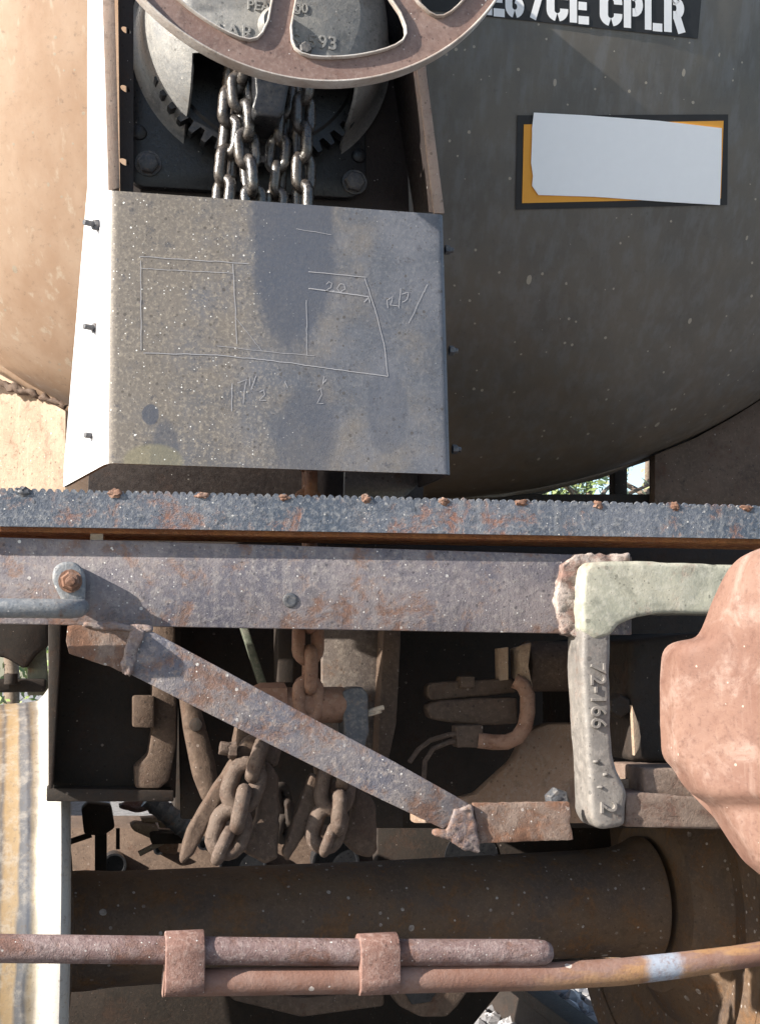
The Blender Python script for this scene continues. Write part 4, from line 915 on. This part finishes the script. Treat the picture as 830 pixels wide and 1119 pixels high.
b = B(); b.hexb(P(606, 873, 1.5), (0, -1, 0), M(13, 1.5), 0.02, 0.2); b.blob(P(606, 872, 1.49), (M(10, 1.5), 0.012, M(8, 1.5)), 0.2, 2); b.cyl(P(606, 873, 1.5), P(606, 873, 1.62), M(6, 1.5))
out('nut', b, MT['boltgrey'], label='round grey nut just above the flat end of the brace', cat='nut')

# ------------------------------------------------------------------ wheelset
ws = thing('wheelset', (AX.x, AY, RAILZ), 'rusty axle with a worn bright wheel at left and a dark wheel at right', 'wheelset')
ws.rotation_euler.z = R(3.0)
def wheel_prof(sg):
    # distance outwards from the back face, radius
    return [(0.0, WR-0.06), (0.0, WR+0.012), (0.006, WR+0.024), (0.016, WR+0.029), (0.026, WR+0.026), (0.034, WR+0.014), (0.044, WR+0.003), (0.06, WR), (0.14, WR-0.007), (0.142, WR-0.06), (0.10, WR-0.08), (0.085, 0.22), (0.10, 0.14), (0.14, 0.13), (0.14, 0.0)]
b = B(); b.lathe((AX.x, AY, AZc), (-1, 0, 0), wheel_prof(1), 128); wl = out('left_wheel_tread', b, MT['tread'], ws, ang=40); wl.name = 'wheel'
b = B(); b.lathe((AX.x, AY, AZc), (1, 0, 0), [(0.001, WR-0.005), (0.003, WR-0.05), (-0.02, WR-0.09), (-0.03, 0.24), (-0.01, 0.155), (0.02, 0.15), (0.022, 0.12)], 96); out('wheel_plate', b, MT['axle'], ws, ang=40)
b = B(); b.lathe((AXR.x, AY, AZc), (1, 0, 0), wheel_prof(1), 128); b.lathe((AXR.x, AY, AZc), (-1, 0, 0), [(0.001, WR-0.005), (0.003, WR-0.05), (-0.03, WR-0.09), (-0.045, 0.25), (-0.004, 0.19), (0.008, 0.182), (0.012, 0.165), (0.012, 0.09)], 96); out('wheel', b, MT['axle'], ws, ang=40)
Lx = AXR.x-AX.x; ra = 0.106
b = B(); b.lathe((AX.x, AY, AZc), (1, 0, 0), [(-0.1, 0.0), (-0.1, ra), (0.05, ra+0.002), (0.10, ra-0.002), (Lx*0.5, ra-0.004), (Lx-0.16, ra), (Lx-0.09, ra+0.004), (Lx-0.055, ra+0.014), (Lx-0.035, ra+0.024), (Lx-0.028, ra+0.024), (Lx-0.026, ra-0.012), (Lx+0.1, ra-0.012), (Lx+0.1, 0)], 72); out('axle', b, MT['axle'], ws, ang=50)

# ------------------------------------------------------------------ rods at the bottom
YR = 1.42
r1 = B(); r1.tube([P(-80, 1035.5, YR), P(150, 1038, YR), P(400, 1041, YR), P(580, 1041, YR), P(594, 1041, YR), P(600, 1041, YR), P(602.5, 1041, YR)], [M(14, YR)]*4+[M(13.2, YR), M(10.5, YR), M(7, YR)], 24)
r1.rough(0.0006, 40, 2); out('upper_rod', r1, MT['pipe'], label='straight rusty rod across the bottom, the upper one with a rounded end', cat='rod')
r2 = B(); r2.tube([P(x, y, YR+0.004) for x, y in ((178, 1074), (250, 1073), (330, 1071.5), (430, 1070), (520, 1068), (600, 1067), (680, 1062), (740, 1055), (800, 1047), (870, 1036), (940, 1020))], [M(q, YR) for q in (14, 14, 14, 14.5, 15, 14.5, 14.5, 14, 13, 13, 13)], 24)
r2.rough(0.0008, 35, 3); out('lower_rod', r2, MT['longpipe'], label='lower rusty rod curving up to the right with yellow and pale blue paint', cat='rod')
for (xa, xb, y0_, y1_), lb in (((181, 224, 1019, 1083), 'left rusty flat clamp binding the two bottom rods together'), ((394, 437, 1021, 1083), 'right rusty flat clamp binding the two bottom rods together')):
    b = B(); t = bmesh.new(); rows = []
    cy0, cy1 = y0_+18, y1_-16
    sec = []
    for k in range(9): q = math.pi*k/8; sec.append((-math.cos(q), -math.sin(q), 0))
    n_ = 10; rr = M(18.5, YR); za = P(0, cy0, YR).z; 
    xs = [P(xa, 1050, YR-0.02).x, P(xb, 1050, YR-0.02).x]
    zt, zb = P((xa+xb)/2, cy0, YR).z, P((xa+xb)/2, cy1, YR).z
    prof_ = [(YR+0.015-rr*0, zt+rr)]
    loop = []
    for k in range(n_+1): q = math.pi/2+math.pi/2*k/n_*1.0; loop.append((YR-rr*math.sin(q-math.pi/2), zt+rr*math.cos(q-math.pi/2)))
    for k in range(n_+1): q = math.pi/2*k/n_; loop.append((YR-rr*math.cos(q), zb-rr*math.sin(q)))
    loop += [(YR+rr*math.sin(math.pi/2*k/n_), zb-rr*math.cos(math.pi/2*k/n_)) for k in range(1, n_+1)]
    loop += [(YR+rr*math.cos(math.pi/2*k/n_), zt+rr*math.sin(math.pi/2*k/n_)) for k in range(0, n_)]
    b.solid([Vector((xs[0], y_, z_)) for y_, z_ in loop], [Vector((xs[1], y_, z_)) for y_, z_ in loop], 0.0015, 2)
    b.rough(0.0006, 50, xa); out('rod_clamp', b, MT['clamp'], label=lb, cat='clamp', group='clamps on the bottom rods', ang=45)

# ------------------------------------------------------------------ truck frame far behind
tb = thing('truck_bolster', P(400, 1000, 2.7), 'dusty brown truck cross beam with round holes behind the axle', 'truck frame')
bb = B(); bb.prism([(60, 905, 2.75), (760, 905, 2.75), (760, 985, 2.62), (60, 985, 2.62)], 2.7, 0.25, 0.004); bo = out('beam_face', bb, MT['brown'], tb)
for x, y, r_ in ((265, 944, 24), (366, 944, 25), (515, 940, 28), (173, 928, 5), (222, 922, 6), (125, 945, 12)):
    b = B(); c = P(x, y, 2.672 if r_ > 10 else 2.678); b.lathe(c+Vector((0, -0.012, 0)), (0, 1, 0.0), [(0.02, M(r_-3, 2.7)), (0, M(r_-2, 2.7)), (0, M(r_, 2.7)), (0.05, M(r_, 2.7))], 32)
    b.lathe(c, (0, -1, 0), [(0, 0), (0, M(r_-1, 2.7))], 32)
    out('hole', b, MT['black'], tb)
b = B(); b.prism([(412, 885), (770, 885), (770, 975), (412, 975)], 2.5, 0.05, 0.004); out('darkening_sheet', b, MT['dark'], tb)  # dark sheet added in front to darken the beam's right part
b = B(); b.lathe(P(515, 938, 2.498), (0, -1, 0), [(0, 0), (0, M(30, 2.5)), (-0.01, M(31, 2.5))], 32); out('hole', b, MT['black'], tb)
b = B(); b.prism([(190, 640), (900, 640), (900, 910), (190, 910)], 2.95, 0.1, 0.01); out('cross_web', b, MT['dark'], tb)
b = B(); b.prism([(60, 985), (760, 985), (760, 1060), (560, 1068), (515, 1125), (60, 1125)], 2.72, 0.1, 0.01); out('spring_plank', b, MT['dark'], tb)
sf = thing('side_frame', P(-20, 740, 2.6), 'dark truck side frame casting above the left wheel', 'side frame')
b = B(); b.prism([(-160, 640), (54, 640), (54, 705), (40, 715), (28, 732), (5, 718), (-160, 715)], 2.55, 0.12, 0.01, 2); out('top_member', b, MT['dark'], sf)
b = B(); b.prism([(-160, 745), (50, 742), (50, 756), (-160, 760)], 2.55, 0.12, 0.006, 2); out('lower_member', b, MT['dark'], sf)
b = B(); b.prism([(30, 722), (50, 705), (54, 760), (30, 760)], 2.6, 0.05, 0.004, 2); out('gusset', b, weathered('green_reflection', (0.16, 0.17, 0.12), (0.2, 0.2, 0.15), ra=0.2, da=0.3), sf)  # green piece standing in for a reflection, painted into its colour
b = B(); b.cyl(P(12, 748, 2.53), P(12, 736, 2.53), M(7, 2.5)); b.cyl(P(-6, 748, 2.53), P(-6, 734, 2.53), M(5, 2.5)); out('bolt', b, MT['dark'], sf)

rg = thing('brake_post', P(110, 962, 2.3), 'dark post with a square head right of the wheel flange', 'post')
b = B(); b.prism([(104, 895), (117, 895), (117, 975), (104, 975)], 2.42, 0.03, 0.003); out('stem', b, MT['dark'], rg)
b = B(); b.prism([(89, 884), (96, 877), (122, 880), (126, 905), (112, 914), (92, 912)], 2.40, 0.05, 0.006, 2); out('head', b, MT['dark'], rg)
b = B(); b.tube([P(70, 922, 2.42), P(100, 912, 2.42)], M(3, 2.4), 8); out('rod', b, MT['dark'], rg)
b = B(); b.tube([P(129, 905, 2.42), P(129, 928, 2.42)], M(2, 2.4), 8); out('rod', b, MT['dark'], rg)
rig = thing('brake_rigging', P(170, 922, 2.35), 'small pale rusty brake rigging pieces low between the bracket and the clevis', 'rigging')
b = B(); b.prism([(142, 902), (148, 899), (172, 902), (176, 915), (168, 918), (146, 908)], 2.35, 0.05, 0.004); out('wedge', b, MT['tan'], rig)
b = B(); b.prism([(154, 895), (182, 892), (182, 899), (156, 899)], 2.37, 0.05, 0.002); b.prism([(174, 884), (188, 884), (188, 905), (174, 905)], 2.38, 0.04, 0.003); out('strap', b, MT['tan'], rig)
b = B(); b.prism([(164, 912), (168, 910), (200, 911), (200, 922), (166, 923)], 2.32, 0.06, 0.003); out('shelf', b, MT['dark'], rig)
b = B(); b.prism([(170, 922), (196, 922), (193, 934), (176, 932)], 2.38, 0.03, 0.003); out('lug', b, MT['chainrust'], rig)
b = B(); b.tube([P(152, 933, 2.33), P(178, 920, 2.33)], M(3, 2.3), 8); out('cotter', b, MT['tan'], rig)
b = B()
pth = [P(162+k*2.3, 872+k*1.9, 2.3) for k in range(22)]
b.tube(pth, [M(10+1.3*(1 if k % 4 == 0 else 0), 2.3) for k in range(22)], 14); out('rod', b, MT['boltgrey'], rig)
b = B(); b.blob(P(150, 880, 2.36), (M(17, 2.36), 0.03, M(6, 2.36)), 0.2, 3); out('boss', b, MT['pipe'], rig)
tr = thing('brake_hanger', P(420, 1100, 2.0), 'pale worn brake hanger castings showing below the bottom rods', 'brake hanger')
b = B(); b.prism([(418, 1072), (520, 1072), (500, 1100), (488, 1112), (460, 1112), (436, 1100)], 1.98, 0.05, 0.006, 2); out('shoe', b, MT['brown'], tr)
b = B(); b.prism([(436, 1076), (482, 1076), (470, 1095), (450, 1098)], 1.975, 0.004, 0.001); out('pocket', b, MT['black'], tr)
b = B(); b.prism([(240, 1078), (330, 1090), (420, 1082), (420, 1100), (330, 1112), (255, 1094)], 2.0, 0.04, 0.006, 2); out('arm', b, MT['brown'], tr)

# ------------------------------------------------------------------ ballast stones
b = B(); t = b.bm; base = bmesh.new(); bmesh.ops.create_icosphere(base, subdivisions=1, radius=1.0)
bv = [v.co.copy() for v in base.verts]; bf = [[v.index for v in f.verts] for f in base.faces]; base.free()
for k in range(9500):
    x, y = (random.uniform(0.3, 2.3), random.uniform(3.0, 6.5)) if k < 7500 else (random.uniform(-1.6, 0.3), random.uniform(2.6, 6.5)); s_ = random.uniform(0.014, 0.038)
    c = Vector((x, y, GZ+0.012+random.uniform(0, 0.03))); sx, sy, sz = [s_*random.uniform(0.7, 1.3) for _ in range(3)]; a = random.uniform(0, 6.28)
    vs_ = []
    for q in bv:
        q2 = q*(1+random.uniform(-.22, .22)); vs_.append(t.verts.new(c+Vector((q2.x*sx*math.cos(a)-q2.y*sy*math.sin(a), q2.x*sx*math.sin(a)+q2.y*sy*math.cos(a), q2.z*sz*0.8))))
    for f in bf: t.faces.new([vs_[i] for i in f])
def mat_stone():
    n = N('ballast_stone'); v = n.t.nodes.new('ShaderNodeTexVoronoi'); n.lk(n.tc, v.inputs['Vector']); v.inputs['Scale'].default_value = 22
    sp = n.t.nodes.new('ShaderNodeSeparateColor'); n.lk(v.outputs['Color'], sp.inputs[0])
    c = n.mix(sp.outputs[0], (0.16, 0.16, 0.17), (0.46, 0.45, 0.46)); return n.done(c, 0.85, 0, n.noise(120, 5), 0.4, 0.003)
out('ballast', b, mat_stone(), kind='stuff', ang=20)

# ------------------------------------------------------------------ trees seen through the gaps
def mat_leaf(name, c0, c1):
    n = N(name); c = n.mix(n.rng(n.noise(3.0, 5), 0.35, 0.65), c0, c1)
    m = n.done(c, 0.5); n.b.inputs['Subsurface Weight'].default_value = 0.0
    return m
LEAF = [mat_leaf('leaf_green', (0.15, 0.22, 0.06), (0.24, 0.27, 0.11)), mat_leaf('leaf_yellow', (0.2, 0.24, 0.09), (0.3, 0.3, 0.15))]
BARK = weathered('bark', (0.12, 0.09, 0.065), (0.17, 0.13, 0.1), ra=0.1, da=0.3, rough=0.9, bump=0.8, k=0.3)
def tree(x, y, h, seed, label, lm, n=1700):
    rr = random.Random(seed); o = thing('tree', (x, y, GZ), label, 'tree', 'trees beyond the gap under the tank')
    b = B(); b.tube([Vector((x+0.05*math.sin(k), y, GZ+h*0.85*k/8)) for k in range(9)], [0.10*(1-0.09*k) for k in range(9)], 10)
    for k in range(9):
        a = rr.uniform(0, 6.28); z0 = GZ+h*rr.uniform(0.25, 0.75); L = h*rr.uniform(0.2, 0.35)
        b.tube([Vector((x, y, z0)), Vector((x+math.cos(a)*L*0.5, y+math.sin(a)*L*0.5, z0+L*0.3)), Vector((x+math.cos(a)*L, y+math.sin(a)*L, z0+L*0.5))], [0.035, 0.022, 0.008], 6)
    out('trunk', b, BARK, o)
    b = B(); t = b.bm
    cl = [(Vector((x, y, GZ+h*0.58))+Vector((rr.gauss(0, h*0.17), rr.gauss(0, h*0.17), rr.gauss(0, h*0.2))), rr.uniform(0.18, 0.45)) for _ in range(26)]
    for k in range(n):
        c, rad = rr.choice(cl); p = c+Vector((rr.gauss(0, rad*.6), rr.gauss(0, rad*.6), rr.gauss(0, rad*.5)))
        u = Vector((rr.gauss(0, 1), rr.gauss(0, 1), rr.gauss(0, 1))).normalized(); v = u.orthogonal().normalized(); s_ = rr.uniform(0.035, 0.075)
        t.faces.new([t.verts.new(p+u*s_), t.verts.new(p+v*s_*0.45), t.verts.new(p-u*s_), t.verts.new(p-v*s_*0.45)])
    out('crown', b, lm, o, ang=180)
for px, py, Y, h, sd, lb, lm, n_ in ((640, 560, 12.0, 3.6, 1, 'green leafy tree seen left of the thin post in the gap', LEAF[0], 1700), (705, 560, 14.0, 4.2, 2, 'yellow-green thin tree seen right of the thin post in the gap', LEAF[1], 1500), (10, 700, 15.0, 4.0, 3, 'leafy tree far off seen above the left wheel', LEAF[0], 3000)):
    q = P(px, py, Y); tree(q.x, Y, h, sd, lb, lm, n_)
